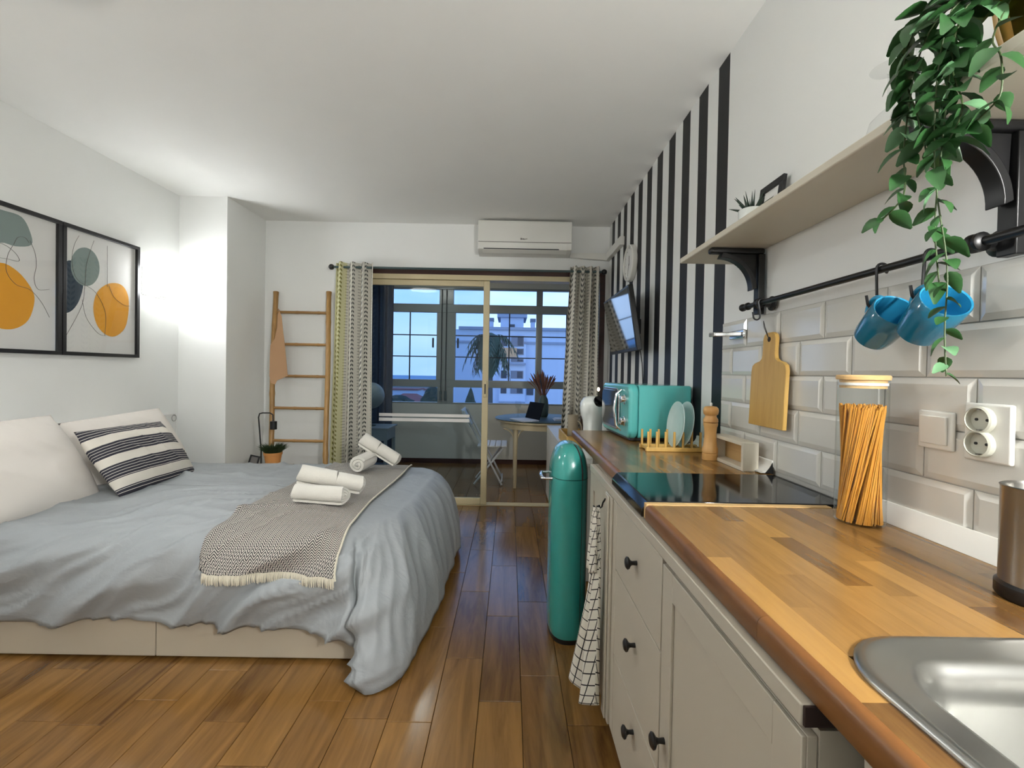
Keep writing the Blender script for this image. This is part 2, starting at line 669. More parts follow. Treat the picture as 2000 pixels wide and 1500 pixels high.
def make_cushion():
    m = Mat('striped_cushion_weave')
    u, v, _ = m.xyz(m.coord('UV'))
    # v runs over the height of the cushion, dark bands of fine lines between cream bands
    band = ((v + 0.10) / 0.315).frac()
    dark = band.lt(0.62)
    line = ((v / 0.0378).frac()).gt(0.17)
    n = m.noise(m.coord('UV'), 300, 2)
    m.color(m.mix(dark * line, srgb(222, 216, 204), srgb(50, 50, 60))).set(Roughness=0.95)
    m.bump(n, 0.4, 0.002)
    return m.m


M['cushion'] = make_cushion()


def make_check():
    m = Mat('checked_tea_towel')
    u, v, _ = m.xyz(m.coord('UV'))
    g = ((u / 0.031).frac().lt(0.11)).maxi((v / 0.031).frac().lt(0.11))
    n = m.noise(m.coord('UV'), 500, 2)
    m.color(m.mix(g, srgb(222, 218, 206), srgb(36, 36, 38))).set(Roughness=0.95)
    m.bump(n, 0.4, 0.001)
    return m.m


M['check'] = make_check()


def make_curtain(name, first_olive):
    m = Mat(name)
    u, v, _ = m.xyz(m.coord('UV'))
    wcol = 0.086
    col = (u / wcol).floor()
    x = ((u / wcol).frac() - 0.5).abs()           # 0 in the middle of a column, 0.5 at its border
    kind = (col.mod(3.0))
    k0 = kind.lt(0.5)
    k1 = kind.gt(0.5) * kind.lt(1.5)
    k2 = kind.gt(1.5)
    chev = ((v - x * 0.085) / 0.048).frac().lt(0.46) * x.lt(0.34) * x.gt(0.035)
    dash = ((v) / 0.026).frac().lt(0.34) * x.lt(0.26)
    chev2 = ((v + x * 0.06) / 0.036).frac().lt(0.45) * x.lt(0.24) * x.gt(0.03)
    ink = (chev * k0).maxi(chev2 * k1).maxi(dash * k2)
    inkc = m.mix(u.lt(first_olive), srgb(58, 62, 60), srgb(132, 128, 66))
    clo = m.mix(u.lt(first_olive), srgb(216, 213, 202), srgb(214, 211, 168))
    dash_c = m.mix(k2 * 0.55, inkc, clo)
    n = m.noise(m.coord('UV'), 700, 2)
    m.color(m.mix(ink, clo, dash_c)).set(Roughness=0.95)
    m.bump(n, 0.3, 0.001)
    return m.m


M['curtain_a'] = make_curtain('printed_curtain_left', 0.21)
M['curtain_b'] = make_curtain('printed_curtain_right', -1.0)

# ------------------------------------------------------------------ the room
floor = struct('floor', MB().box(XL - 0.12, XR + 0.12, YF - 0.1, YW + 0.1, -0.2, -0.012), M['plank_gap'],
               'wood-look plank floor with dark joints running towards the balcony', 'floor')
PW, PL = 0.1572, 0.5855
SEAM0 = 0.0635
OFFS = {-1: 1.655, 0: 1.799, 1: 1.547, -2: 1.903, -3: 1.551, -5: 1.645, -8: 1.805, -9: 1.637, -7: 1.542, -11: 1.532, -12: 1.80}
pm = {}


def plank(x0, x1, y0, y1):
    key = (round(x1 - x0, 3), round(y1 - y0, 3))
    if key not in pm:
        a, b = (x1 - x0) / 2 - 0.0009, (y1 - y0) / 2 - 0.0012
        mbp = MB()
        c = 0.0012
        mbp.rings([[(-a, -b, -0.014), (a, -b, -0.014), (a, b, -0.014), (-a, b, -0.014)],
                   [(-a, -b, -c), (a, -b, -c), (a, b, -c), (-a, b, -c)],
                   [(-a + c, -b + c, 0), (a - c, -b + c, 0), (a - c, b - c, 0), (-a + c, b - c, 0)]])
        me = mbp.mesh('plank')
        me.materials.append(M['plank'])
        pm[key] = me
    o = bpy.data.objects.new('plank', pm[key])
    COL.objects.link(o)
    o.parent = floor
    o.location = ((x0 + x1) / 2, (y0 + y1) / 2, random.uniform(-0.0004, 0.0002))


for ci in range(-17, 6):
    x0, x1 = SEAM0 + ci * PW, SEAM0 + (ci + 1) * PW
    x0, x1 = max(x0, XL), min(x1, XR)
    if x1 - x0 < 0.02:
        continue
    off = OFFS.get(ci, 1.55 + random.random() * PL)
    y = off - 3 * PL
    while y < YW:
        y0, y1 = y, min(y + PL, YW)
        y += PL
        y0 = max(y0, 0.35)
        if y1 - y0 < 0.03:
            continue
        hidden = (x1 < -0.62 and y0 > 1.95 and y1 < 3.3) or (x0 > 0.42 and y1 < 1.8) or (x0 > 0.45 and y1 < 4.5)
        if y0 > 4.1 and (x1 < -1.9 or (y0 > 5.7 and x0 > 0.6)):
            hidden = True
        if hidden:
            continue
        for a_, b_ in (((y0, min(y1, 4.085)), (max(y0, 4.095), y1)) if y0 < 4.09 < y1 else ((y0, y1),)):
            if b_ - a_ > 0.02:
                plank(x0, x1, a_, b_)

struct('ceiling', MB().box(XL - 0.12, XR + 0.12, YF - 0.1, YB + 0.12, H, H + 0.12), M['ceiling'], 'plain white plaster ceiling of the studio', 'ceiling')
struct('wall_left', MB().box(XL - 0.12, XL, YF - 0.1, YB + 0.12, 0, H), M['wall'], 'white wall behind the bed head with framed prints', 'wall')
wall_right = struct('wall_right', MB().box(XR, XR + 0.12, YF - 0.1, YB + 0.12, 0, H), M['stripes'],
                    'kitchen wall painted with black and white vertical stripes', 'wall')
struct('wall_front', MB().box(XL, XR, YF - 0.1, YF, 0, H), M['wall'], 'plain white wall at the near end of the studio', 'wall')
struct('wall_column', MB().box(XL, -2.227, 3.54, YB, 0, H), M['wall'], 'white boxed corner column beside the wall lamp', 'wall')
OX0, OX1, OZ = -1.46, 0.845, 2.145
wb = MB().box(XL, OX0, YB, YB + 0.12, 0, H).box(OX0, OX1, YB, YB + 0.12, OZ, H).box(OX1, XR, YB, YB + 0.12, 0, H)
struct('wall_back', wb, M['wall'], 'white wall around the balcony doorway below the air conditioner', 'wall')

# door frame of the balcony opening: dark wood outside, champagne track inside
struct('trim_1', MB().box(OX0, OX1, YB - 0.015, YB + 0.06, 2.092, OZ).box(OX1 - 0.05, OX1, YB - 0.015, YB + 0.06, 0, 2.092).box(OX0, OX0 + 0.05, YB - 0.015, YB + 0.06, 0, 2.092),
       M['mahogany'], 'dark red wooden frame around the balcony doorway', 'door frame')
struct('trim_2', MB().box(OX0 + 0.05, OX1 - 0.05, YB - 0.01, YB + 0.1, 2.048, 2.092).box(OX0 + 0.05, OX1 - 0.05, YB + 0.005, YB + 0.10, 0.0, 0.006),
       M['cream_metal'], 'champagne metal sliding track above the balcony door', 'door track')

door = thing('door_1', 'champagne framed sliding glass door pushed to the left of the doorway', 'door', (-0.7, YB + 0.03, 0.006), kind='structure')
DX0, DX1 = -1.38, -0.197
ya, yb_ = YB + 0.012, YB + 0.048
obj('stile', MB().box(DX1 - 0.056, DX1, ya, yb_, 0.008, 2.046), M['cream_metal'], door, bevel=0.004)
obj('stile', MB().box(DX0, DX0 + 0.056, ya, yb_, 0.008, 2.046), M['cream_metal'], door, bevel=0.004)
obj('rail', MB().box(DX0 + 0.056, DX1 - 0.056, ya, yb_, 1.995, 2.046), M['cream_metal'], door, bevel=0.004)
obj('rail', MB().box(DX0 + 0.056, DX1 - 0.056, ya, yb_, 0.008, 0.066), M['cream_metal'], door, bevel=0.004)
obj('pane', MB().quad((DX0 + 0.05, YB + 0.03, 0.06), (DX1 - 0.05, YB + 0.03, 0.06), (DX1 - 0.05, YB + 0.03, 2.0), (DX0 + 0.05, YB + 0.03, 2.0)), M['door_glass'], door, smooth=False)
hd = obj('handle', MB().box(DX1 - 0.044, DX1 - 0.012, ya - 0.012, ya, 0.99, 1.14), M['cream_metal'], door, bevel=0.006)
obj('finger_pull', MB().box(DX1 - 0.034, DX1 - 0.022, ya - 0.014, ya - 0.011, 1.02, 1.11), M['dark_alu'], hd)
for z0, z1 in ((0.800, 0.828), (0.757, 0.787)):
    obj('tape_strip', MB().box(-1.19, -0.365, YB + 0.024, YB + 0.0275, z0, z1), M['frost'], door)

# ------------------------------------------------------------------ balcony room beyond the doorway
SX0, SX1 = -2.5, 0.98
SC = 2.46
struct('wall_balcony_left', MB().box(SX0 - 0.1, SX0, YB + 0.12, YW + 0.1, 0, SC), M['sunwall'], 'plain left wall of the glazed balcony', 'wall')
struct('wall_balcony_right', MB().box(SX1, SX1 + 0.1, YB + 0.12, YW + 0.1, 0, SC), M['sunwall'], 'plain right wall of the glazed balcony', 'wall')
struct('ceiling_balcony', MB().box(SX0 - 0.1, SX1 + 0.1, YB + 0.12, YW + 0.1, SC, SC + 0.1), M['sunwall'], 'low ceiling of the glazed balcony', 'ceiling')
struct('wall_balcony_far', MB().box(SX0, SX1, YW, YW + 0.1, 0, 0.785).box(SX0, SX1, YW, YW + 0.1, 2.33, SC), M['sunwall'],
       'grey beige parapet wall below the balcony windows', 'wall')
struct('baseboard_balcony', MB().box(SX0, SX1, YW - 0.012, YW, 0, 0.06), M['mahogany'], 'dark baseboard under the balcony windows', 'baseboard')

win = thing('window_1', 'grey aluminium balcony glazing with thin glazing bars', 'window', (-0.6, YW, 0.785), kind='structure')
y0, y1 = YW + 0.01, YW + 0.07


def wbar(name, x0, x1, z0, z1, d0=0.0, d1=0.0, mat='grey_alu', par=None, bev=0.004):
    return obj(name, MB().box(x0, x1, y0 + d0, y1 + d1, z0, z1), M[mat], par or win, bevel=bev)


wbar('frame_rail', SX0, SX1, 0.785, 0.805)
wbar('frame_rail', SX0, SX1, 1.008, 1.106)
wbar('frame_rail', SX0, SX1, 2.0, 2.11)
wbar('frame_rail', SX0, SX1, 2.305, 2.33)
wbar('mullion', -0.965, -0.755, 0.8055, 1.0075)
wbar('mullion', -0.985, -0.735, 1.1065, 1.9995)
wbar('mullion', -0.955, -0.765, 2.1105, 2.3045)
wbar('mullion', 0.335, 0.418, 0.8055, 1.0075)
wbar('mullion', 0.335, 0.418, 1.1065, 1.9995)
wbar('mullion', 0.335, 0.418, 2.1105, 2.3045)
wbar('mullion', -2.06, -1.98, 0.8055, 1.0075)
wbar('mullion', -2.06, -1.98, 1.1065, 1.9995)
wbar('mullion', -2.06, -1.98, 2.1105, 2.3045)
for xa, xb in ((-1.98, -0.985), (-0.735, 0.335), (0.418, SX1)):
    for z in (1.697, 1.412):
        obj('glazing_bar', MB().box(xa, xb, YW + 0.018, YW + 0.03, z - 0.007, z + 0.007), M['dark_alu'], win)
for xm in (-1.343, -0.02, 0.742):
    obj('glazing_bar', MB().box(xm - 0.008, xm + 0.008, YW + 0.031, YW + 0.04, 1.1065, 1.9995), M['dark_alu'], win)
for xa, xb in ((SX0, -2.06), (-1.98, -0.985), (-0.735, 0.335), (0.418, SX1)):
    for za, zb in ((0.8055, 1.0075), (1.1065, 1.9995), (2.1105, 2.3045)):
        obj('pane', MB().quad((xa, YW + 0.045, za), (xb, YW + 0.045, za), (xb, YW + 0.045, zb), (xa, YW + 0.045, zb)), M['window_glass'], win, smooth=False)
for xh in (-1.03, -0.70):
    obj('window_latch', MB().box(xh - 0.012, xh + 0.012, YW - 0.004, YW + 0.012, 1.53, 1.66), M['dark_alu'], win, bevel=0.004)
cords = thing('blind_cord', 'pair of dark blind cords hanging down the double window mullion', 'cord', (-0.86, YW - 0.02, 0.83))
for dx in (-0.915, -0.855):
    obj('cord', MB().tube([(dx, YW - 0.012, 2.3), (dx, YW - 0.012, 0.96)], 0.006, 8), M['dark_alu'], cords)
    obj('cord_weight', MB().cyl((dx, YW - 0.018, 0.83), (dx, YW - 0.018, 0.96), 0.017), M['vase_grey'], cords)

# ------------------------------------------------------------------ kitchen wall: bevelled tiles
ROWZ = [0.912, 1.0165, 1.1215, 1.2265, 1.3310, 1.4360]
G = 0.0012


def tile_mesh(wd, ht):
    mbt = MB()
    a, b = wd / 2 - G, ht / 2 - G
    bv = min(0.013, a * 0.6)
    mbt.rings([[(0, -a, -b), (0, a, -b), (0, a, b), (0, -a, b)],
               [(-0.0035, -a, -b), (-0.0035, a, -b), (-0.0035, a, b), (-0.0035, -a, b)],
               [(-0.0078, -a + bv, -b + bv), (-0.0078, a - bv, -b + bv), (-0.0078, a - bv, b - bv), (-0.0078, -a + bv, b - bv)]])
    me = mbt.mesh('tile')
    me.materials.append(M['tile'])
    return me


tm = {}
obj('grout', MB().box(XR - 0.0012, XR + 0.001, 0.3, 1.865, 0.862, 1.437), M['grout'], wall_right)
for r in range(5):
    base = 0.84 if r % 2 == 0 else 0.944
    js = [base + 0.2075 * k_ for k_ in range(-3, 6)]
    js = [j for j in js if 0.31 < j < 1.84]
    edges = [0.3] + js + [1.863]
    for a_, b_ in zip(edges, edges[1:]):
        key = (round(b_ - a_, 4),)
        if key not in tm:
            tm[key] = tile_mesh(b_ - a_, ROWZ[r + 1] - ROWZ[r])
        o = bpy.data.objects.new('tile', tm[key])
        COL.objects.link(o)
        o.parent = wall_right
        o.location = (XR - 0.001, (a_ + b_) / 2, (ROWZ[r] + ROWZ[r + 1]) / 2)

# ------------------------------------------------------------------ worktops
CT = 0.9


def worktop(name, label, x0, y0, y1, joints, hole=None):
    t = thing(name, label, 'worktop', (x0 + 0.2, (y0 + y1) / 2, CT - 0.038))
    xs = x0 + 0.016
    n = 12
    wst = (XR - 0.009 - xs) / n
    cache = {}
    for i in range(n):
        a, b = xs + i * wst, xs + (i + 1) * wst
        ya_, yb2 = y0, y1
        spans = [(ya_, yb2)]
        if hole and b > hole[0] and a < hole[1]:
            spans = [(hole[3], yb2)]
        for s0, s1 in spans:
            y = s0 - random.random() * 0.3
            while y < s1:
                ln = random.uniform(0.2, 0.46)
                p, q = max(y, s0), min(y + ln, s1)
                if s1 - q < 0.06:
                    q = s1
                if q - p > 0.015:
                    mbs = MB().box(a + 0.0001, b - 0.0001, p + 0.0001, q - 0.0001, CT - 0.038, CT)
                    o = obj('stave', MB().box(-(b - a) / 2 + 0.0001, (b - a) / 2 - 0.0001, -(q - p) / 2 + 0.0001, (q - p) / 2 - 0.0001, -0.038, 0), M['stave'], t, smooth=False)
                    o.matrix_parent_inverse = Matrix.Translation(t.location).inverted()
                    o.location = ((a + b) / 2, (p + q) / 2, CT)
                y = q if q > y else y + ln
                if q >= s1:
                    break
    # rounded front edge strips
    prof = [(xs, -0.038), (x0 + 0.003, -0.038), (x0, -0.034)] + [(x0 + 0.012 - 0.012 * cos(u), -0.012 + 0.012 * sin(u)) for u in [pi / 2 * q / 5 for q in range(6)]] + [(xs, 0)]
    js = [y0] + joints + [y1]
    for a, b in zip(js, js[1:]):
        dx = random.uniform(-0.0006, 0.0006)
        obj('edge_strip', MB().prism([(px + dx, a + 0.0003, CT + pz) for px, pz in prof], (0, b - a - 0.0006, 0)), M['edge_wood'], t, angle=60)
    return t


near_top = worktop('worktop', 'near oak butcher-block worktop holding the sink and the pasta jar', 0.338, -0.30, 1.104, [0.6, 0.857], (0.435, 0.80, 0.0, 0.515))
obj('end_trim', MB().box(0.342, 0.80, 1.1042, 1.1238, CT - 0.036, CT + 0.0016), M['raw_wood'], near_top)
worktop('worktop', 'far oak butcher-block worktop under the teal microwave', 0.356, 1.457, 2.55, [2.0])

# ------------------------------------------------------------------ cooking hob
hob = thing('hob', 'black ceramic glass hob set between the two worktops', 'hob', (0.6, 1.29, CT - 0.04))
obj('body', MB().box(0.36, 0.86, 1.135, 1.445, CT - 0.037, CT - 0.002), M['black_metal'], hob)
obj('glass_top', MB().box(0.352, 0.866, 1.1245, 1.455, CT - 0.002, CT + 0.004), M['black_gloss'], hob, bevel=0.002)
obj('front_lip', MB().prism([(0.352, 1.1245, CT + 0.003), (0.336, 1.1245, CT - 0.016), (0.336, 1.1245, CT - 0.036), (0.358, 1.1245, CT - 0.036), (0.358, 1.1245, CT - 0.002)], (0, 0.3305, 0)), M['black_gloss'], hob, bevel=0.002)

# ------------------------------------------------------------------ base cabinets
FX = 0.330


def knob(x, y, z, parent):
    return obj('knob', MB().lathe([(0.006, 0), (0.005, 0.012), (0.007, 0.016), (0.015, 0.021), (0.016, 0.025), (0.011, 0.029), (0.002, 0.030)], (x, y, z), 20, (-1, 0, 0)), M['black_metal'], parent)


def shaker(name, ya, yb2, za, zb, parent, fw=0.055, x=FX):
    """front with a raised frame round a recessed panel"""
    m_ = MB().box(x + 0.006, x + 0.018, ya, yb2, za, zb)
    m_.box(x, x + 0.006, ya, ya + fw, za, zb).box(x, x + 0.006, yb2 - fw, yb2, za, zb)
    m_.box(x, x + 0.006, ya + fw, yb2 - fw, za, za + fw).box(x, x + 0.006, ya + fw, yb2 - fw, zb - fw, zb)
    return obj(name, m_, M['white'], parent, bevel=0.0012)


cb = thing('base_cabinet', 'white drawer cabinet with three black knobs below the hob', 'cabinet', (0.6, 1.17, 0))
obj('body', MB().box(FX + 0.019, 0.86, 0.949, 1.398, 0.118, 0.8605), M['white'], cb)
obj('plinth', MB().box(0.392, 0.41, 0.949, 1.398, 0.0, 0.118), M['white'], cb)
obj('stile', MB().box(FX, FX + 0.018, 1.359, 1.397, 0.12, 0.832), M['white'], cb, bevel=0.002)
for za, zb, kz in ((0.633, 0.832, 0.743), (0.373, 0.629, 0.533), (0.121, 0.369, 0.31)):
    d = obj('drawer', MB().box(FX, FX + 0.018, 0.951, 1.356, za, zb), M['white'], cb, bevel=0.0015)
    knob(FX, 1.135, kz, d)

cs = thing('base_cabinet', 'white panelled door cabinet beside the sink with one black knob', 'cabinet', (0.6, 0.72, 0))
obj('body', MB().box(FX + 0.019, 0.86, 0.545, 0.947, 0.118, 0.8605), M['white'], cs)
obj('side_panel', MB().box(FX + 0.019, 0.43, 0.49, 0.544, 0.118, 0.832), M['white'], cs)
obj('plinth', MB().box(0.392, 0.41, 0.49, 0.947, 0.0, 0.118), M['white'], cs)
d = shaker('door', 0.492, 0.944, 0.121, 0.824, cs)
knob(FX, 0.914, 0.47, d)
rl = thing('top_rail', 'white painted batten with raw dark end under the near worktop', 'batten', (0.335, 0.9, 0.835))
obj('batten', MB().box(FX - 0.002, 0.348, 0.492, 1.80, 0.835, 0.8602), M['white'], rl, bevel=0.002)
obj('end_grain', MB().box(FX + 0.0005, 0.37, 0.488, 0.4918, 0.837, 0.859), M['darkbrown'], rl)

ce = thing('base_cabinet', 'white end cabinet with ribbed post where the checked towel hangs', 'cabinet', (0.6, 1.6, 0))
obj('body', MB().box(FX + 0.019, 0.86, 1.40, 1.80, 0.118, 0.8605), M['white'], ce)
obj('plinth', MB().box(0.392, 0.41, 1.40, 1.80, 0.0, 0.118), M['white'], ce)
obj('post', MB().box(FX - 0.006, FX + 0.018, 1.402, 1.494, 0.118, 0.832).box(FX - 0.012, FX - 0.006, 1.425, 1.47, 0.118, 0.832), M['white'], ce, bevel=0.003)
shaker('door', 1.498, 1.797, 0.121, 0.832, ce, 0.06)

cn = thing('base_cabinet', 'plain white cabinet under the sink at the frame edge', 'cabinet', (0.6, 0.1, 0))
obj('body', MB().box(0.376, 0.86, -0.28, 0.44, 0.0, 0.70), M['white'], cn)
obj('door', MB().box(0.357, 0.3755, -0.28, 0.44, 0.09, 0.8555), M['white'], cn, bevel=0.002)
sp = obj('support_panel', MB().box(0.47, 0.86, 2.51, 2.535, 0.0, 0.8615), M['white'])
tag(sp, 'white panel holding up the far end of the worktop', 'panel')

# ------------------------------------------------------------------ sink
sink = thing('sink', 'stainless steel inset sink with rounded rim in the near worktop', 'sink', (0.6, 0.25, CT - 0.15))


def rrect(x0, x1, y0, y1, r, z, n=8):
    pts = []
    for cx, cy, a0 in ((x1 - r, y1 - r, 0), (x0 + r, y1 - r, pi / 2), (x0 + r, y0 + r, pi), (x1 - r, y0 + r, 3 * pi / 2)):
        for q in range(n + 1):
            a = a0 + pi / 2 * q / n
            pts.append((cx + r * cos(a), cy + r * sin(a), z))
    return pts


SR = [(0.0, 0.9002, .09), (0.0, 0.9045, .09), (0.004, 0.907, .088), (0.010, 0.9072, .085), (0.014, 0.9045, .082), (0.04, 0.903, .07), (0.047, 0.900, .065), (0.054, 0.888, .06), (0.060, 0.86, .055), (0.066, 0.78, .05), (0.085, 0.76, .04), (0.12, 0.758, .03)]
obj('bowl', MB().rings([rrect(0.383 + o_, 0.842 - o_, -0.04 + o_, 0.549 - o_, r_, z_, 10) for o_, z_, r_ in SR], False, True), M['steel'], sink, angle=70)
obj('drain', MB().lathe([(0.035, 0.0), (0.035, 0.003), (0.02, 0.003), (0.018, 0.001)], (0.61, 0.25, 0.7585), 24), M['chrome'], sink)

# ------------------------------------------------------------------ coving along the wall
cv = obj('coving_strip', MB().prism([(XR - 0.009, 0.45, CT + 0.0005), (XR - 0.034, 0.45, CT + 0.0005), (XR - 0.033, 0.45, CT + 0.004), (XR - 0.014, 0.45, CT + 0.042), (XR - 0.009, 0.45, CT + 0.042)], (0, 0.69, 0)), M['plastic_white'])
tag(cv, 'white plastic edging strip between near worktop and tiles', 'edging')
prof = [(XR - 0.0095, 0.0008), (XR - 0.05, 0.0008)] + [(XR - 0.05 + 0.036 * sin(u), 0.004 + 0.036 * (1 - cos(u))) for u in [pi / 2 * q / 7 for q in range(8)]] + [(XR - 0.0095, 0.042)]
cv2 = thing('coving_strip', 'curved white edging strip with dark open end behind the hob', 'edging', (XR - 0.03, 1.9, CT))
obj('strip', MB().prism([(a, 1.475, CT + b + 0.004) for a, b in prof], (0, 0.60, 0)), M['plastic_white'], cv2, angle=50)
obj('open_end', MB().prism([(XR - 0.0095, 1.4745, CT + 0.0045), (XR - 0.036, 1.4745, CT + 0.0045), (XR - 0.022, 1.4745, CT + 0.022), (XR - 0.012, 1.4745, CT + 0.04)], (0, -0.002, 0)), M['black_metal'], cv2)

# ------------------------------------------------------------------ microwave
mw = thing('microwave', 'glossy teal retro microwave with chrome door handle on far worktop', 'microwave', (0.568, 2.36, CT), rot=(0, 0, radians(3.5)))
# local frame: front towards -x, near end towards -y
bd = MB()


def rbox(mb_, x0, x1, y0, y1, z0, z1, r, n=6):
    """box with rounded edges along x"""
    rs = []
    for x in (x0, x1):
        pts = []
        for cy, cz, a0 in ((y1 - r, z1 - r, 0), (y0 + r, z1 - r, pi / 2), (y0 + r, z0 + r, pi), (y1 - r, z0 + r, 3 * pi / 2)):
            for q in range(n + 1):
                a = a0 + pi / 2 * q / n
                pts.append((x, cy + r * cos(a), cz + r * sin(a)))
        rs.append(pts)
    return mb_.rings(rs)


MZ0, MZ1 = 0.018, 0.275
obj('body', rbox(bd, 0.03, 0.285, -0.235, 0.235, MZ0, MZ1 - 0.004, 0.018), M['teal'], mw, local=True, bevel=0.004)
fr_ = obj('front_shell', rbox(MB(), -0.018, 0.029, -0.24, 0.24, MZ0 - 0.004, MZ1, 0.045, 8), M['teal'], mw, local=True, bevel=0.014, seg=4)
dr = obj('door', rbox(MB(), -0.026, -0.0185, -0.10, 0.215, MZ0 + 0.022, MZ1 - 0.024, 0.05, 8), M['chrome'], mw, local=True, bevel=0.003)
obj('door_window', rbox(MB(), -0.030, -0.0262, -0.085, 0.20, MZ0 + 0.034, MZ1 - 0.036, 0.045, 8), M['screen'], dr, local=True, bevel=0.002)
obj('door_handle', MB().tube([(-0.020, -0.125, 0.245), (-0.045, -0.125, 0.225), (-0.056, -0.125, 0.15), (-0.045, -0.125, 0.07), (-0.020, -0.125, 0.045)], [0.006, 0.007, 0.008, 0.007, 0.006], 12), M['chrome'], dr, local=True)
for z in (0.20, 0.095):
    obj('dial', MB().lathe([(0.024, 0), (0.024, 0.008), (0.019, 0.011), (0.018, 0.024), (0.015, 0.026)], (-0.0185, -0.185, z), 24, (-1, 0, 0)), M['chrome'], mw, local=True)
obj('base', MB().box(0.0, 0.25, -0.21, 0.21, 0.004, 0.0175), M['black_metal'], mw, local=True, bevel=0.002)
for px, py in ((0.03, -0.18), (0.03, 0.18), (0.22, -0.18), (0.22, 0.18)):
    obj('foot', MB().cyl((px, py, 0.0005), (px, py, 0.0039), 0.014), M['black_metal'], mw, local=True)
obj('power_cord', MB().tube([(0.2855, -0.20, 0.10), (0.292, -0.225, 0.12), (0.293, -0.235, 0.16), (0.292, -0.225, 0.20), (0.2855, -0.20, 0.22)], 0.005, 8), M['cable'], mw, local=True)

# ------------------------------------------------------------------ dish rack and plates
rk = thing('dish_rack', 'pale wooden dish rack with upright pegs before the microwave', 'dish rack', (0.69, 1.93, CT))
YR = (1.885, 1.975)
for yy in YR:
    obj('rail', MB().box(0.575, 0.825, yy - 0.009, yy + 0.009, CT + 0.0005, CT + 0.018), M['pine'], rk, bevel=0.002)
for xx in (0.59, 0.81):
    obj('cross_bar', MB().box(xx - 0.007, xx + 0.007, YR[0] + 0.0095, YR[1] - 0.0095, CT + 0.004, CT + 0.016), M['pine'], rk, bevel=0.002)
PEG = [0.585 + i * 0.0365 for i in range(7)]
for yy in YR:
    for xx in PEG:
        obj('peg', MB().cyl((xx, yy, CT + 0.0175), (xx, yy, CT + 0.083), 0.0055, 0.005, 10), M['pine'], rk)


def plate(name, label, x, tilt, rad=0.098):
    t = Matrix.Translation((x, 1.93, CT + 0.012 + rad)) @ Matrix.Rotation(tilt, 4, 'Y')
    prof = [(0.0, 0.0), (rad * 0.55, 0.0), (rad * 0.62, -0.004), (rad * 0.97, -0.014), (rad, -0.0155), (rad, -0.018), (rad * 0.62, -0.009), (rad * 0.55, -0.007), (0.0, -0.007)]
    m_ = MB().lathe(prof, (0, 0, 0), 48, (1, 0, 0))
    m_.v = [tuple(t @ Vector(p)) for p in m_.v]
    return tag(obj(name, m_, M['plate']), label, 'plate', 'plates standing in the dish rack')


plate('plate', 'white plate standing in the dish rack, the one farther from the pepper mill', 0.730, radians(7))
plate('plate', 'white plate standing in the dish rack, the one nearer the pepper mill', 0.768, radians(9))

# ------------------------------------------------------------------ pepper mill
pmx, pmy = 0.772, 1.722
pmill = thing('pepper_mill', 'tall turned beech pepper mill beside the dish rack', 'pepper mill', (pmx, pmy, CT))
obj('body', MB().lathe([(0.0275, 0.0005), (0.0285, 0.004), (0.0285, 0.024), (0.0262, 0.026), (0.0285, 0.028), (0.0285, 0.046), (0.0255, 0.05), (0.0225, 0.075), (0.0215, 0.10), (0.0235, 0.125), (0.0255, 0.130), (0.0265, 0.136), (0.0265, 0.142)], (pmx, pmy, CT), 28), M['beech'], pmill)
obj('head', MB().lathe([(0.024, 0.1425), (0.0275, 0.146), (0.0265, 0.156), (0.021, 0.164), (0.0205, 0.170), (0.0265, 0.176), (0.0285, 0.188), (0.0265, 0.198), (0.020, 0.204), (0.006, 0.206)], (pmx, pmy, CT), 28), M['beech'], pmill)
obj('top_knob', MB().lathe([(0.004, 0.206), (0.0055, 0.210), (0.0055, 0.216), (0.003, 0.219)], (pmx, pmy, CT), 16), M['porcelain'], pmill)

# ------------------------------------------------------------------ white box frame standing on its side
bx = thing('box_frame', 'shallow white wooden box standing on edge against the tiles', 'box', (0.82, 1.64, CT))
ba, bb, bh = 1.512, 1.745, 0.098
obj('side', MB().box(0.79, 0.843, ba, ba + 0.014, CT + 0.0005, CT + bh), M['shelf'], bx, bevel=0.001)
obj('side', MB().box(0.79, 0.843, bb - 0.014, bb, CT + 0.0005, CT + bh), M['shelf'], bx, bevel=0.001)
obj('side', MB().box(0.79, 0.843, ba + 0.0142, bb - 0.0142, CT + 0.0005, CT + 0.0125), M['shelf'], bx, bevel=0.001)
obj('side', MB().box(0.79, 0.843, ba + 0.0142, bb - 0.0142, CT + bh - 0.012, CT + bh), M['shelf'], bx, bevel=0.001)
obj('back_panel', MB().box(0.835, 0.842, ba + 0.0143, bb - 0.0143, CT + 0.0127, CT + bh - 0.0122), M['raw_wood'], bx)
bx.rotation_euler = (0, 0, 0)

# ------------------------------------------------------------------ pasta jar
jx, jy = 0.786, 1.0
jar = thing('storage_jar', 'tall glass jar with bamboo lid full of spaghetti', 'jar', (jx, jy, CT))
JR, JH = 0.0475, 0.318
obj('glass_wall', MB().lathe([(0.002, 0.0005), (JR - 0.004, 0.0005), (JR, 0.004), (JR, JH)], (jx, jy, CT), 48, cap1=False), M['clear_glass'], jar)
obj('lid', MB().lathe([(JR - 0.005, JH - 0.018), (JR - 0.004, JH), (JR + 0.0015, JH + 0.0005), (JR + 0.0025, JH + 0.008), (JR + 0.0005, JH + 0.011), (0.001, JH + 0.011)], (jx, jy, CT), 48), M['bamboo_lid'], jar)
obj('seal', MB().lathe([(JR - 0.0045, JH - 0.012), (JR - 0.0022, JH - 0.012), (JR - 0.0022, JH - 0.006), (JR - 0.0045, JH - 0.006)], (jx, jy, CT), 48, cap0=False, cap1=False), M['frost'], jar)
sp_ = MB()
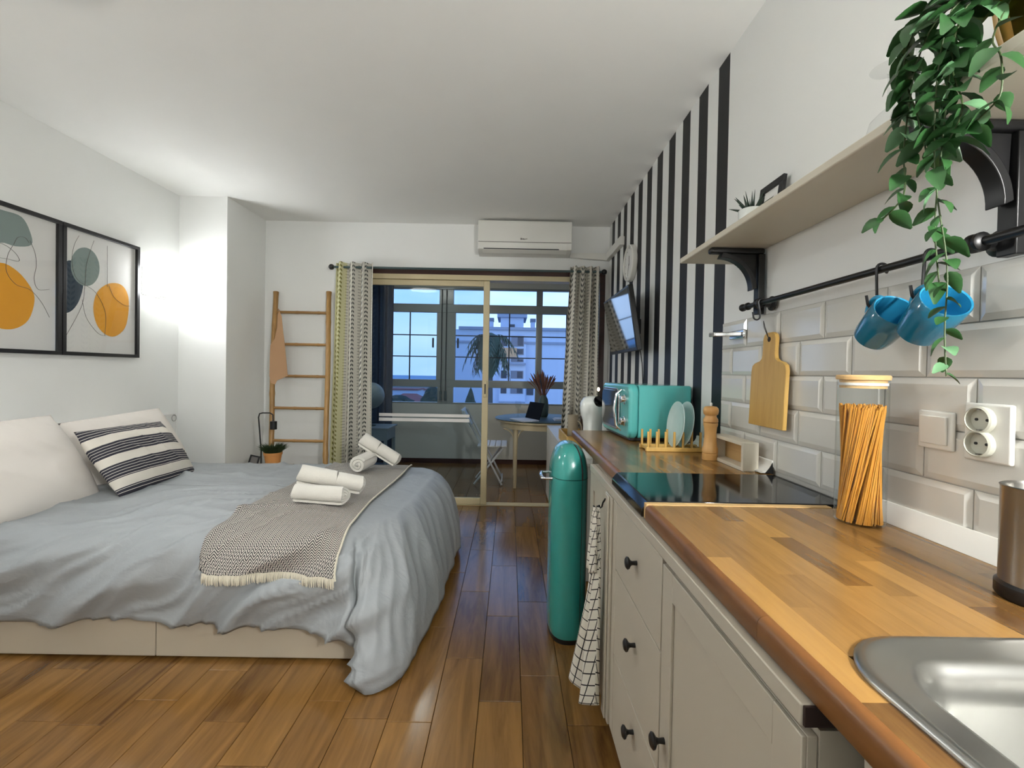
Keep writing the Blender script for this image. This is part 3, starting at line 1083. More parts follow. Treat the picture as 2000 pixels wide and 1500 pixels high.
for i in range(260):
    r0 = (JR - 0.0065) * sqrt(random.random()) if i > 110 else (JR - 0.0068)
    a = random.random() * 2 * pi
    tw = 1.25 + random.uniform(-0.25, 0.25)
    h = 0.258 + random.uniform(-0.006, 0.007)
    p0 = (jx + r0 * cos(a), jy + r0 * sin(a), CT + 0.005)
    p1 = (jx + r0 * cos(a + tw), jy + r0 * sin(a + tw), CT + h)
    sp_.cyl(p0, p1, 0.0016, n=4)
spg = obj('spaghetti', sp_, M['pasta'])
tag(spg, 'dry golden spaghetti twisted inside the glass jar', 'pasta', kind='stuff')

# ------------------------------------------------------------------ steel cup at the right edge
ux, uy = 0.785, 0.648
cup = thing('utensil_cup', 'stainless steel utensil cup with black base at the right edge', 'cup', (ux, uy, CT))
obj('base_ring', MB().lathe([(0.051, 0.0005), (0.053, 0.004), (0.053, 0.02), (0.049, 0.024)], (ux, uy, CT), 40), M['black_metal'], cup)
obj('body', MB().lathe([(0.049, 0.0245), (0.049, 0.163), (0.0502, 0.166), (0.0485, 0.167), (0.0465, 0.163), (0.0465, 0.03)], (ux, uy, CT), 40, cap0=False), M['darksteel'], cup)

# ------------------------------------------------------------------ socket and switch
so = thing('power_socket', 'white double power socket on the tiled wall', 'socket', (XR - 0.01, 0.809, 1.126))
X0 = XR - 0.0088
obj('plate', MB().box(X0 - 0.009, X0, 0.768, 0.850, 1.074, 1.180), M['plastic_white'], so, bevel=0.004, seg=3)
for z in (1.150, 1.106):
    r_ = 0.0205
    ob = obj('socket_well', MB().lathe([(0.0245, 0.0), (0.0245, 0.010), (0.0215, 0.012), (r_, 0.0105), (r_, 0.0005), (0.001, 0.0005)], (X0 - 0.0092, 0.816, z), 36, (-1, 0, 0), cap0=True, cap1=True), M['socket_in'], so)
    for dy in (-0.0095, 0.0095):
        obj('pin_hole', MB().cyl((X0 - 0.0098, 0.816 + dy, z), (X0 - 0.0115, 0.816 + dy, z), 0.0026, n=12), M['black_metal'], ob)
    for dz in (-0.019, 0.019):
        obj('earth_clip', MB().box(X0 - 0.018, X0 - 0.0099, 0.813, 0.819, z + dz - 0.0012, z + dz + 0.0012), M['darksteel'], ob)
sw = thing('light_switch', 'square white rocker light switch left of the power socket', 'switch', (XR - 0.01, 0.911, 1.118))
obj('plate', MB().box(X0 - 0.007, X0, 0.872, 0.948, 1.081, 1.158), M['plastic_white'], sw, bevel=0.004, seg=3)
obj('rocker', MB().prism([(X0 - 0.0072, 0.882, 1.091), (X0 - 0.0072, 0.882, 1.148), (X0 - 0.0135, 0.882, 1.148), (X0 - 0.0105, 0.882, 1.091)], (0, 0.057, 0)), M['plastic_white'], sw, bevel=0.0015)

# ------------------------------------------------------------------ wall shelf, brackets and rail
SZ = 1.665
sh = obj('wall_shelf', MB().box(0.667, XR - 0.001, 0.30, 1.794, SZ, SZ + 0.020), M['shelf'], bevel=0.003)
tag(sh, 'long cream painted shelf on the kitchen wall', 'shelf')


def bracket(y, label):
    t = thing('shelf_bracket', label, 'bracket', (XR - 0.02, y, 1.43), 'black shelf brackets')
    hw = 0.016
    obj('arm', MB().box(0.684, XR - 0.0095, y - hw, y + hw, SZ - 0.0205, SZ - 0.0006), M['black_metal'], t, bevel=0.007, seg=3)
    obj('wall_plate', MB().box(XR - 0.031, XR - 0.0095, y - hw, y + hw, 1.437, SZ - 0.021), M['black_metal'], t, bevel=0.002)
    c = (0.73, y, 1.52)
    arc = arc_pts((0.720, y, 1.522), 0.124, radians(88), radians(2), 14, (1, 0, 0), (0, 0, 1))
    a2 = arc_pts((0.720, y, 1.522), 0.107, radians(92), radians(-2), 14, (1, 0, 0), (0, 0, 1))
    strip = [p - Vector((0, hw, 0)) for p in arc] + [p - Vector((0, hw, 0)) for p in reversed(a2)]
    m_ = MB()
    n = len(arc)
    rs = [[a_ - Vector((0, hw, 0)), a_ + Vector((0, hw, 0)), b_ + Vector((0, hw, 0)), b_ - Vector((0, hw, 0))] for a_, b_ in zip(arc, a2)]
    m_.rings(rs)
    obj('curved_brace', m_, M['black_metal'], t, bevel=0.002)
    web = [Vector((XR - 0.0315, y - 0.004, SZ - 0.0215))] + [p + Vector((0, -0.004, 0)) for p in arc]
    obj('web', MB().prism(web, (0, 0.008, 0)), M['black_metal'], t)
    return t


bracket(1.566, 'black curved shelf bracket at the far end of the shelf')
bracket(0.775, 'black curved shelf bracket at the near end above the rail')

RX, RZ = 0.826, 1.466
rail = thing('utensil_rail', 'long black metal utensil rail under the shelf', 'rail', (RX, 1.1, RZ))
obj('bar', MB().tube([(RX, 0.62, RZ), (RX, 1.565, RZ)], 0.0085, 14), M['black_metal'], rail)
obj('finial', MB().lathe([(0.009, 0), (0.013, 0.004), (0.013, 0.01), (0.008, 0.014), (0.0085, 0.03), (0.013, 0.036), (0.013, 0.044), (0.007, 0.05), (0.001, 0.051)], (RX, 1.566, RZ), 16, (0, 1, 0)), M['black_metal'], rail)
for y in (1.50, 0.80):
    obj('holder', MB().lathe([(0.024, 0.0), (0.024, 0.006), (0.014, 0.012), (0.012, 0.03), (0.016, 0.038)], (XR - 0.0095, y, RZ), 20, (-1, 0, 0)), M['black_metal'], rail)
    obj('collar', MB().lathe([(0.012, -0.014), (0.017, -0.010), (0.017, -0.004), (0.014, 0.0), (0.017, 0.004), (0.017, 0.010), (0.012, 0.014)], (RX, y, RZ), 16, (0, 1, 0)), M['black_metal'], rail)


def hook(y, drop, label, dx=-0.012):
    c = Vector((RX, y, RZ))
    pts = arc_pts(c, 0.0125, radians(-60), radians(200), 12, (1, 0, 0), (0, 0, 1))
    tail = [Vector((RX + dx, y, RZ - 0.03)), Vector((RX + dx, y, RZ - drop + 0.02))]
    low = arc_pts((RX + dx - 0.011, y, RZ - drop + 0.012), 0.011, 0, -pi, 10, (1, 0, 0), (0, 0, 1))
    tip = [low[-1] + Vector((-0.002, 0, 0.014))]
    return tag(obj('rail_hook', MB().tube(pts + tail + low + tip, 0.0028, 8), M['black_metal']), label, 'hook', 'black hooks on the rail')


def mug(label, base, axis, hy):
    ax = Vector(axis).normalized()
    t = thing('mug', label, 'mug', base, 'blue mugs on the rail')
    R, HH = 0.041, 0.092
    obj('body', MB().lathe([(0.001, 0), (R * 0.72, 0), (R * 0.86, 0.004), (R * 0.93, 0.02), (R, 0.06), (R, HH), (R - 0.0015, HH + 0.002)], base, 40, ax, cap1=False), M['bluemug'], t)
    obj('inside', MB().lathe([(R - 0.0015, HH + 0.002), (R - 0.004, HH), (R - 0.005, 0.05), (R * 0.8, 0.01), (0.001, 0.006)], base, 40, ax, cap0=False), M['bluemug_in'], t)
    upv = Vector((0, 0, 1)) - ax * ax.z
    upv.normalize()
    hp = [Vector(base) + ax * (HH * 0.5 + 0.03 * cos(a)) + upv * (R - 0.003 + 0.030 * sin(a)) for a in [pi * q / 14 for q in range(15)]]
    obj('handle', MB().tube(hp, 0.0062, 10), M['bluemug_in'], t)
    return t, hp


m1, hp1 = mug('blue mug hanging from the rail, the one farther from the socket', (0.806, 1.006, 1.312), (-0.12, -0.80, 0.54), 1.0)
m2, hp2 = mug('blue mug hanging from the rail, partly behind the trailing vine', (0.80, 0.886, 1.312), (-0.16, -0.76, 0.56), 0.88)
for hp, lab in ((hp1, 'black hook holding the blue mug nearer the cutting board'), (hp2, 'black hook holding the blue mug behind the vine')):
    top = hp[7]
    y = top.y
    pts = arc_pts((RX, y, RZ), 0.0125, radians(-40), radians(190), 12, (1, 0, 0), (0, 0, 1))
    p2 = Vector((top.x + 0.010, y, top.z + 0.004))
    low = arc_pts((top.x, y, top.z - 0.003), 0.0105, 0, -pi, 8, (1, 0, 0), (0, 0, 1))
    tag(obj('rail_hook', MB().tube(pts + [lerp(pts[-1], p2, 0.5)] + low + [low[-1] + Vector((-0.003, 0, 0.016))], 0.003, 8), M['black_metal']), lab, 'hook', 'black hooks on the rail')

# ------------------------------------------------------------------ cutting board
cbd = thing('cutting_board', 'pale wooden paddle cutting board hanging before the tiles', 'cutting board', (0.85, 1.482, 1.06))
out = [(-0.100, 0.0), (0.100, 0.0), (0.100, 0.185), (0.095, 0.203), (0.080, 0.212), (0.052, 0.218), (0.040, 0.226), (0.036, 0.240), (0.036, 0.292), (0.030, 0.305), (0.016, 0.312), (-0.016, 0.312), (-0.030, 0.305), (-0.036, 0.292), (-0.036, 0.240), (-0.040, 0.226), (-0.052, 0.218), (-0.080, 0.212), (-0.095, 0.203), (-0.100, 0.185)]
bm_pts = [(0.842 + 0.010 * (b / 0.31), 1.482 + a, 1.056 + b) for a, b in out]
obj('board', MB().prism(bm_pts, (0.013, 0, 0)), M['pine'], cbd, bevel=0.002)
obj('hang_hole', MB().cyl((0.8505, 1.482, 1.345), (0.8516, 1.482, 1.345), 0.0085, n=20), M['darkbrown'], cbd)
obj('cord', MB().tube([(0.849, 1.480, 1.346), (0.836, 1.481, 1.385), (0.832, 1.484, 1.405), (0.836, 1.487, 1.385), (0.850, 1.484, 1.348)], 0.0011, 6), M['cable'], cbd)
hook(1.484, 0.058, 'black hook holding the wooden cutting board', -0.006)

# chrome wall hook
ch = thing('wall_hook', 'flat chrome wall hook beside the last black stripe', 'hook', (XR - 0.01, 1.72, 1.375))
obj('base', MB().box(XR - 0.022, XR - 0.0095, 1.66, 1.77, 1.364, 1.396), M['chrome'], ch, bevel=0.004)
obj('arm', MB().prism([(XR - 0.0225, 1.672, 1.372), (XR - 0.11, 1.70, 1.370), (XR - 0.122, 1.725, 1.370), (XR - 0.11, 1.745, 1.370), (XR - 0.0225, 1.76, 1.372)], (0, 0, 0.016)), M['chrome'], ch, bevel=0.003)

# ------------------------------------------------------------------ things on the shelf
ST = SZ + 0.0205
sx_, sy_ = 0.742, 1.405
suc = thing('succulent_pot', 'small spiky succulent in a white pot on the shelf', 'plant', (sx_, sy_, ST))
obj('pot', MB().lathe([(0.030, 0.0), (0.036, 0.012), (0.038, 0.052), (0.035, 0.054), (0.033, 0.046)], (sx_, sy_, ST), 28), M['porcelain'], suc)
obj('moss', MB().ball((sx_, sy_, ST + 0.046), (0.031, 0.031, 0.01)), M['moss'], suc)


def blade(length, width, thick=0.003):
    m_ = MB()
    rs = []
    for i in range(5):
        t = i / 4
        wv = width * (1 - t) ** 0.8 + 0.0004
        rs.append([(-wv, 0, length * t), (0, -thick * (1 - t) - 0.0003, length * t), (wv, 0, length * t), (0, thick * (1 - t) + 0.0003, length * t)])
    return m_.rings(rs).mesh('leaf')


sm = blade(0.062, 0.006, 0.004)
sm.materials.append(M['succulent'])
for i in range(16):
    a = i * 2.4
    el = 0.25 + 0.06 * i
    o = bpy.data.objects.new('leaf', sm)
    COL.objects.link(o)
    o.parent = suc
    o.location = (0.010 * cos(a), 0.010 * sin(a), 0.048)
    o.rotation_euler = (0, max(0.1, 1.25 - 0.07 * i), a)

pf = thing('photo_frame', 'small black picture frame leaning on the shelf behind the succulent', 'picture', (0.845, 1.49, ST))


def small_frame(t, p0, uu, vv, nn, wd, ht, bw, th, mat='black_frame', inner='paper'):
    """p0 lower corner, uu/vv unit vectors in plane, nn normal"""
    p0, uu, vv, nn = map(Vector, (p0, uu, vv, nn))

    def q(a, b):
        return p0 + uu * a + vv * b
    for n_, (a0, b0, a1, b1) in enumerate(((0, 0, wd, bw), (0, ht - bw, wd, ht), (0, bw, bw, ht - bw), (wd - bw, bw, wd, ht - bw))):
        obj('frame_bar', MB().prism([q(a0, b0), q(a1, b0), q(a1, b1), q(a0, b1)], nn * th), M[mat], t, bevel=0.0012)
    obj('print', MB().prism([q(bw, bw), q(wd - bw, bw), q(wd - bw, ht - bw), q(bw, ht - bw)], nn * (th * 0.4)), M[inner], t)


small_frame(pf, (0.846, 1.432, ST + 0.0005), (0, 1, 0), (0.12, 0, 0.993), (-0.993, 0, 0.12), 0.135, 0.182, 0.022, 0.012)


def wine(y, x, label):
    t = thing('wine_glass', label, 'glass', (x, y, ST), 'upturned wine glasses on the shelf')
    prof = [(0.034, 0.0005), (0.040, 0.03), (0.040, 0.055), (0.033, 0.082), (0.018, 0.098), (0.0055, 0.108), (0.0042, 0.125), (0.0042, 0.175), (0.006, 0.183), (0.034, 0.189), (0.035, 0.190), (0.034, 0.1915), (0.001, 0.192)]
    obj('bowl', MB().lathe(prof[:6], (x, y, ST), 40, cap0=False, cap1=False), M['wine_glass'], t)
    obj('stem', MB().lathe(prof[5:9], (x, y, ST), 16, cap0=False, cap1=False), M['wine_glass'], t)
    obj('foot', MB().lathe(prof[8:], (x, y, ST), 40, cap0=False), M['wine_glass'], t)


wine(0.955, 0.79, 'upturned clear wine glass on the shelf, the left one left of the vine')
wine(0.872, 0.775, 'upturned clear wine glass on the shelf, half behind the vine')

# ------------------------------------------------------------------ trailing plant in a gold pot
px_, py_ = 0.775, 0.64
pl = thing('hanging_plant', 'trailing green vine in a gold pot hanging down from the shelf', 'plant', (px_, py_, ST))
m_ = MB()
NP = 40
rs = []
for r_, h_ in ((0.045, 0.0), (0.055, 0.01), (0.066, 0.06), (0.072, 0.11), (0.069, 0.112), (0.062, 0.10)):
    rs.append([(px_ + (r_ + 0.0022 * (i % 2)) * cos(2 * pi * i / NP), py_ + (r_ + 0.0022 * (i % 2)) * sin(2 * pi * i / NP), ST + h_ + 0.0005) for i in range(NP)])
obj('pot', m_.rings(rs), M['gold'], pl, angle=20)
obj('soil', MB().lathe([(0.06, 0.085), (0.001, 0.092)], (px_, py_, ST), 24), M['moss'], pl)


def leaf_mesh(ln, wd, curl, mat):
    m_ = MB()
    rows = []
    for i in range(6):
        t = i / 5
        wv = wd * (sin(pi * min(1, t * 0.92 + 0.04)) ** 0.75) * (1.0 - 0.35 * t)
        z = -curl * t * t * ln
        rows.append([(-wv, t * ln, z + abs(wv) * 0.35), (0, t * ln, z), (wv, t * ln, z + abs(wv) * 0.35)])
    m_.rings(rows, False, False, closed=False)
    me = m_.mesh('leaf')
    me.materials.append(M[mat])
    me.polygons.foreach_set('use_smooth', [True] * len(me.polygons))
    return me


LM = [leaf_mesh(0.043, 0.0165, 0.35, 'leaf'), leaf_mesh(0.038, 0.0150, 0.15, 'leaf'), leaf_mesh(0.049, 0.0170, 0.5, 'leaf'), leaf_mesh(0.045, 0.0180, 0.4, 'leaf_pale')]
leaf_count = 0


def put_leaf(p, d, roll, sc, mi):
    global leaf_count
    d = Vector(d).normalized()
    o = bpy.data.objects.new('leaf', LM[mi])
    COL.objects.link(o)
    o.parent = pl
    q = d.to_track_quat('Y', 'Z') @ Matrix.Rotation(roll, 3, 'Y').to_quaternion()
    o.matrix_parent_inverse = Matrix.Translation(pl.location).inverted()
    o.location = p
    o.rotation_mode = 'QUATERNION'
    o.rotation_quaternion = q
    o.scale = (sc, sc, sc)
    leaf_count += 1


def vine(pts, n, spread, s0=1.0, s1=0.7, pale=0.2, stem=True):
    if stem:
        obj('vine', MB().tube([polyline(pts, i / 24) for i in range(25)], 0.0012, 6), M['stem'], pl)
    for i in range(n):
        t = (i + random.random() * 0.6) / n
        p = polyline(pts, t)
        tg = polyline(pts, min(1, t + 0.03)) - polyline(pts, max(0, t - 0.03))
        tg.normalize()
        a = i * 2.4 + random.uniform(-0.5, 0.5)
        side = Vector((cos(a), sin(a), 0))
        d = tg * random.uniform(0.2, 0.6) + side * spread + Vector((0, 0, random.uniform(-0.35, 0.25)))
        put_leaf(p, d, random.uniform(-0.7, 0.7), lerp(s0, s1, t) * random.uniform(0.8, 1.15), 3 if random.random() < pale else random.randrange(3))


def pv(x, y, X):
    """pixel of the vine -> point at depth plane X"""
    return up(x, y, 0, X)


rim = Vector((px_ - 0.055, py_ + 0.01, ST + 0.108))
vine([rim, pv(1870, 5, 0.650), pv(1835, 120, 0.636), pv(1825, 260, 0.634), pv(1830, 380, 0.634), pv(1850, 520, 0.634), pv(1845, 640, 0.634), pv(1848, 735, 0.634)], 40, 0.9, 1.05, 0.55, 0.2)
vine([rim, pv(1850, 20, 0.655), pv(1795, 110, 0.642), pv(1775, 210, 0.640), pv(1765, 300, 0.640), pv(1765, 380, 0.640), pv(1720, 432, 0.640)], 34, 0.9, 1.05, 0.8, 0.12)
vine([rim, pv(1890, 10, 0.66), pv(1860, 100, 0.650), pv(1850, 190, 0.646), pv(1838, 300, 0.644), pv(1826, 440, 0.640), pv(1835, 560, 0.640)], 34, 0.9, 1.0, 0.7, 0.25)
vine([rim, pv(1830, 10, 0.66), pv(1785, 60, 0.65), pv(1765, 140, 0.646), pv(1790, 220, 0.642), pv(1810, 300, 0.64)], 38, 0.95, 1.1, 0.9, 0.1)
vine([rim, pv(1880, 40, 0.655), pv(1860, 130, 0.648), pv(1880, 210, 0.645), pv(1850, 280, 0.645)], 32, 0.95, 1.1, 0.9, 0.25)
vine([rim, pv(1940, 70, 0.66), pv(1955, 110, 0.650), pv(1955, 180, 0.648), pv(1930, 215, 0.648), pv(1885, 255, 0.646)], 14, 0.9, 0.8, 0.8, 0.1)
for i in range(26):
    a = random.random() * 2 * pi
    p = Vector((px_ + 0.05 * cos(a), py_ + 0.05 * sin(a), ST + 0.10 + random.random() * 0.05))
    put_leaf(p, (cos(a), sin(a), random.uniform(-0.3, 0.6)), random.uniform(-0.6, 0.6), random.uniform(0.8, 1.1), random.choice((0, 1, 2, 3)))

# ------------------------------------------------------------------ striped wall: clock, trunking, television
ck = thing('wall_clock', 'round white wall clock on the striped wall above the television', 'clock', (XR - 0.02, 3.29, 2.03))
cy_, cz_ = 3.29, 2.03
obj('case', MB().lathe([(0.128, 0.0005), (0.133, 0.006), (0.133, 0.034), (0.127, 0.040), (0.122, 0.034), (0.122, 0.028)], (XR, cy_, cz_), 56, (-1, 0, 0), cap1=False), M['plastic_white'], ck)
fc = obj('face', MB().lathe([(0.1215, 0.020), (0.1215, 0.027), (0.001, 0.0275)], (XR, cy_, cz_), 48, (-1, 0, 0)), M['paper'], ck)
obj('hand', MB().box(XR - 0.0295, XR - 0.0285, cy_ - 0.003, cy_ + 0.003, cz_ - 0.015, cz_ + 0.055), M['black_metal'], fc)
obj('hand', MB().prism([(XR - 0.0305, cy_ - 0.002, cz_), (XR - 0.0305, cy_ + 0.002, cz_), (XR - 0.0305, cy_ + 0.032, cz_ - 0.088), (XR - 0.0305, cy_ + 0.028, cz_ - 0.088)], (0.0008, 0, 0)), M['black_metal'], fc)
for i in range(12):
    a = 2 * pi * i / 12
    p = Vector((XR - 0.0282, cy_ + 0.104 * sin(a), cz_ + 0.104 * cos(a)))
    q = Vector((XR - 0.0282, cy_ + 0.116 * sin(a), cz_ + 0.116 * cos(a)))
    obj('hour_mark', MB().tube([p, q], 0.0013, 4), M['ink'], fc)

du = thing('cable_trunking', 'white cable trunking running from air conditioner along the striped wall', 'trunking', (0.85, 3.9, 2.24))
obj('wall_run', MB().box(XR - 0.038, XR - 0.0005, 3.545, YB - 0.0386, 2.238, 2.306), M['plastic_white'], du, bevel=0.003)
obj('corner_run', MB().prism([(0.516, YB - 0.038, 2.262), (0.522, YB - 0.038, 2.300), (XR - 0.0005, YB - 0.038, 2.306), (XR - 0.0005, YB - 0.038, 2.238)], (0, 0.0375, 0)), M['plastic_white'], du, bevel=0.003)

tv = thing('television', 'black flat television tilted down on the striped wall', 'television', (0.80, 3.1, 1.37))
TA = Vector((0.7715, 2.75, 1.368))
vv = Vector((-0.066, 0, 0.402)).normalized()
nn = Vector((-vv.z, 0, vv.x)).normalized()
if nn.x > 0:
    nn = -nn
uu = Vector((0, 1, 0))


def tvq(a, b, c):
    return TA + uu * a + vv * b - nn * c


TW, TH = 0.715, 0.407
obj('casing', MB().prism([tvq(0, 0, 0.002), tvq(TW, 0, 0.002), tvq(TW, TH, 0.002), tvq(0, TH, 0.002)], -nn * 0.032), M['black_metal'], tv, bevel=0.004)
obj('back_cover', MB().rings([[tvq(0.06, 0.03, 0.0345), tvq(TW - 0.06, 0.03, 0.0345), tvq(TW - 0.06, TH - 0.05, 0.0345), tvq(0.06, TH - 0.05, 0.0345)], [tvq(0.12, 0.05, 0.062), tvq(TW - 0.12, 0.05, 0.062), tvq(TW - 0.12, TH - 0.12, 0.062), tvq(0.12, TH - 0.12, 0.062)]]), M['black_metal'], tv)
obj('screen', MB().prism([tvq(0.014, 0.022, 0.0018), tvq(TW - 0.014, 0.022, 0.0018), tvq(TW - 0.014, TH - 0.014, 0.0018), tvq(0.014, TH - 0.014, 0.0018)], nn * 0.0012), M['screen'], tv)
cc = tvq(TW / 2, TH * 0.42, 0.0625)
obj('bracket', MB().box(cc.x, XR - 0.0005, cc.y - 0.06, cc.y + 0.06, cc.z - 0.05, cc.z + 0.05), M['black_metal'], tv, bevel=0.003)
obj('cable', MB().tube([(0.86, 3.02, 1.42), (0.868, 3.0, 1.36), (0.872, 2.98, 1.3), (0.872, 2.96, 1.2), (0.872, 2.93, 1.05)], 0.003, 6), M['cable'], tv)

# ------------------------------------------------------------------ air conditioner
ac = thing('air_conditioner', 'white split air conditioner above the balcony doorway', 'air conditioner', (0.1, YB - 0.1, 2.25))
A0, A1 = -0.298, 0.512
pr = [(YB - 0.0005, 2.262), (YB - 0.14, 2.262), (YB - 0.185, 2.285), (YB - 0.200, 2.335), (YB - 0.203, 2.50), (YB - 0.19, 2.528), (YB - 0.16, 2.533), (YB - 0.0005, 2.533)]
obj('body', MB().prism([(A0, a, b) for a, b in pr], (A1 - A0, 0, 0)), M['plastic_white'], ac, bevel=0.004)
obj('louvre', MB().prism([(A0 + 0.04, YB - 0.1415, 2.2615), (A0 + 0.04, YB - 0.1875, 2.2845), (A0 + 0.04, YB - 0.2015, 2.331), (A0 + 0.04, YB - 0.2045, 2.331), (A0 + 0.04, YB - 0.190, 2.282), (A0 + 0.04, YB - 0.142, 2.2575)], (A1 - A0 - 0.08, 0, 0)), M['plastic_white'], ac, bevel=0.001)
obj('panel_gap', MB().box(A0 + 0.004, A1 - 0.004, YB - 0.2042, YB - 0.2, 2.3395, 2.3435), M['gap_shade_mark'], ac)  # grey strip on the casing, painting the shade of the gap
obj('outlet_gap', MB().prism([(A0 + 0.05, YB - 0.1905, 2.283), (A0 + 0.05, YB - 0.194, 2.2895), (A0 + 0.05, YB - 0.1945, 2.2893), (A0 + 0.05, YB - 0.191, 2.2825)], (A1 - A0 - 0.16, 0, 0)), M['dark_alu'], ac)
lg = MB().box(0.068, 0.082, YB - 0.2040, YB - 0.2033, 2.362, 2.377)
lg.box(0.084, 0.1, YB - 0.2040, YB - 0.2033, 2.363, 2.373)
for i in range(4):
    lg.box(0.1 + i * 0.007, 0.105 + i * 0.007, YB - 0.2040, YB - 0.2033, 2.362 + i * 0.0012, 2.370 + i * 0.0012)
obj('brand_mark', lg, M['gap_shade_mark'], ac)

# ------------------------------------------------------------------ curtains
RODY, RODZ = 3.975, 2.118
rod = thing('curtain_rod', 'dark metal curtain rod with round finials across the doorway', 'curtain rod', (-0.35, RODY, RODZ))
obj('bar', MB().tube([(-1.57, RODY, RODZ), (0.80, RODY, RODZ)], 0.010, 12), M['vase_grey'], rod)
for x in (-1.585, 0.812):
    obj('finial', MB().ball((x, RODY, RODZ), 0.025), M['black_metal'], rod)
for x in (-1.50, 0.77):
    obj('wall_bracket', MB().box(x - 0.01, x + 0.01, RODY + 0.0105, YB - (0.0005 if x < 0 else 0.0155), RODZ - 0.012, RODZ + 0.012), M['black_metal'], rod)


def curtain(name, label, xa, xb, xa2, xb2, z0, z1, waves, amp, mat, ph=0.0):
    nu, nv = 150, 40
    L = []

    def plan(u, v):
        k_ = 0.85 + 0.25 * v
        x = lerp(lerp(xa, xa2, v), lerp(xb, xb2, v), u + 0.012 * sin(2 * pi * waves * u * 2 + ph))
        y = RODY + amp * k_ * sin(2 * pi * waves * u + ph + 0.25 * sin(5 * v + u * 7)) + 0.010 * v * sin(9 * u + 3)
        return x, y
    # cloth length from a mid-height section
    us = [0.0]
    for i in range(nu):
        a, b = plan(i / nu, 0.5), plan((i + 1) / nu, 0.5)
        us.append(us[-1] + sqrt((a[0] - b[0]) ** 2 + (a[1] - b[1]) ** 2))

    def fn(u, v):
        x, y = plan(u, v)
        return (x, y, lerp(z1, z0, v))

    def uvf(u, v):
        return (us[round(u * nu)], lerp(z1, z0, v))
    o = obj(name, MB().grid(fn, nu, nv, uvf), M[mat], angle=180)
    return tag(o, label, 'curtain')


curtain('curtain', 'leaf-printed curtain with olive edge left of the doorway', -1.555, -1.215, -1.60, -1.208, 0.03, RODZ + 0.042, 3.5, 0.050, 'curtain_a', 0.6)
curtain('curtain', 'leaf-printed grey and white curtain right of the doorway', 0.515, 0.775, 0.455, 0.775, 0.706, RODZ + 0.045, 4.0, 0.045, 'curtain_b', 0.2)

# ------------------------------------------------------------------ pedal bin
bc = Vector((0.286, 2.15, 0))
HX, HY = 0.088, 0.152
bin_ = thing('waste_bin', 'tall teal retro waste bin with chrome handle at worktop end', 'waste bin', (bc.x, bc.y, 0))


def bring(sx, sy, z, n=56, e=2.6):
    pts = []
    for i in range(n):
        a = 2 * pi * i / n
        c, s = cos(a), sin(a)
        pts.append((bc.x + HX * sx * math.copysign(abs(c) ** (2 / e), c), bc.y + HY * sy * math.copysign(abs(s) ** (2 / e), s), z))
    return pts


obj('base', MB().rings([bring(0.93, 0.95, 0.0005), bring(0.95, 0.965, 0.006), bring(0.95, 0.965, 0.022)]), M['black_metal'], bin_)
obj('body', MB().rings([bring(0.95, 0.965, 0.0225), bring(0.985, 0.985, 0.03), bring(1, 1, 0.06), bring(1, 1, 0.40), bring(1, 1, 0.742)]), M['teal_dark'], bin_)
DOME = []
for i in range(15):
    a = radians(88) * i / 14
    DOME.append((max(0.03, cos(a) ** 0.72), max(0.10, cos(a) ** 0.5), 0.745 + 0.150 * sin(a) ** 1.05))
obj('lid', MB().rings([bring(a, b, z) for a, b, z in DOME]), M['teal_dark'], bin_, angle=60)
seam = []
for a, b, z in [(1.004, 1.004, 0.742)] + [(a * 1.004 + 0.004, b * 1.004 + 0.004, z) for a, b, z in DOME[:13]]:
    r_ = bring(a, b, z)
    seam.append(r_[46])
obj('lid_seam', MB().tube(seam, 0.0035, 6), M['black_metal'], bin_)
obj('body_seam', MB().tube([bring(1.001, 1.001, z)[46] for z in (0.05, 0.3, 0.5, 0.74)], 0.0012, 6), M['black_metal'], bin_)
hx = bc.x - HX
obj('handle', MB().tube([(hx + 0.006, 2.07, 0.735), (hx - 0.028, 2.07, 0.735), (hx - 0.040, 2.08, 0.735), (hx - 0.042, 2.14, 0.735), (hx - 0.040, 2.20, 0.735), (hx - 0.028, 2.21, 0.735), (hx + 0.006, 2.21, 0.735)], [0.006, 0.006, 0.008, 0.009, 0.008, 0.006, 0.006], 10), M['chrome'], bin_)

# ------------------------------------------------------------------ tea towel
th = thing('towel_hook', 'small dark hook on the white cabinet post', 'hook', (FX - 0.02, 1.50, 0.80))
obj('hook', MB().tube([(FX - 0.0125, 1.46, 0.815), (FX - 0.018, 1.47, 0.80), (FX - 0.02, 1.475, 0.785), (FX - 0.026, 1.475, 0.78), (FX - 0.030, 1.475, 0.79)], 0.003, 8), M['black_metal'], th)
tt = thing('tea_towel', 'white tea towel with black grid hanging from the cabinet post', 'tea towel', (0.29, 1.5, 0.12))
LP = [(0.300, 1.487, 0.785), (0.296, 1.502, 0.68), (0.290, 1.520, 0.53), (0.270, 1.570, 0.36), (0.248, 1.640, 0.165)]
RP = [(0.302, 1.468, 0.785), (0.300, 1.450, 0.68), (0.296, 1.440, 0.53), (0.296, 1.440, 0.36), (0.296, 1.432, 0.19)]


def towel_fn(d0, lo, zl):
    def fn(u, v):
        a, b = polyline(LP, v * lo), polyline(RP, v * lo)
        p = a.lerp(b, u)
        f = 0.003 + 0.020 * v * lo
        p.x += f * sin(u * 2 * pi * 2.2 + 1.0 + v) - 0.004 - d0
        p.z -= zl * sin(pi * u) * v + 0.03 * u * v * (1 if zl > 0.02 else 0)
        return p
    return fn


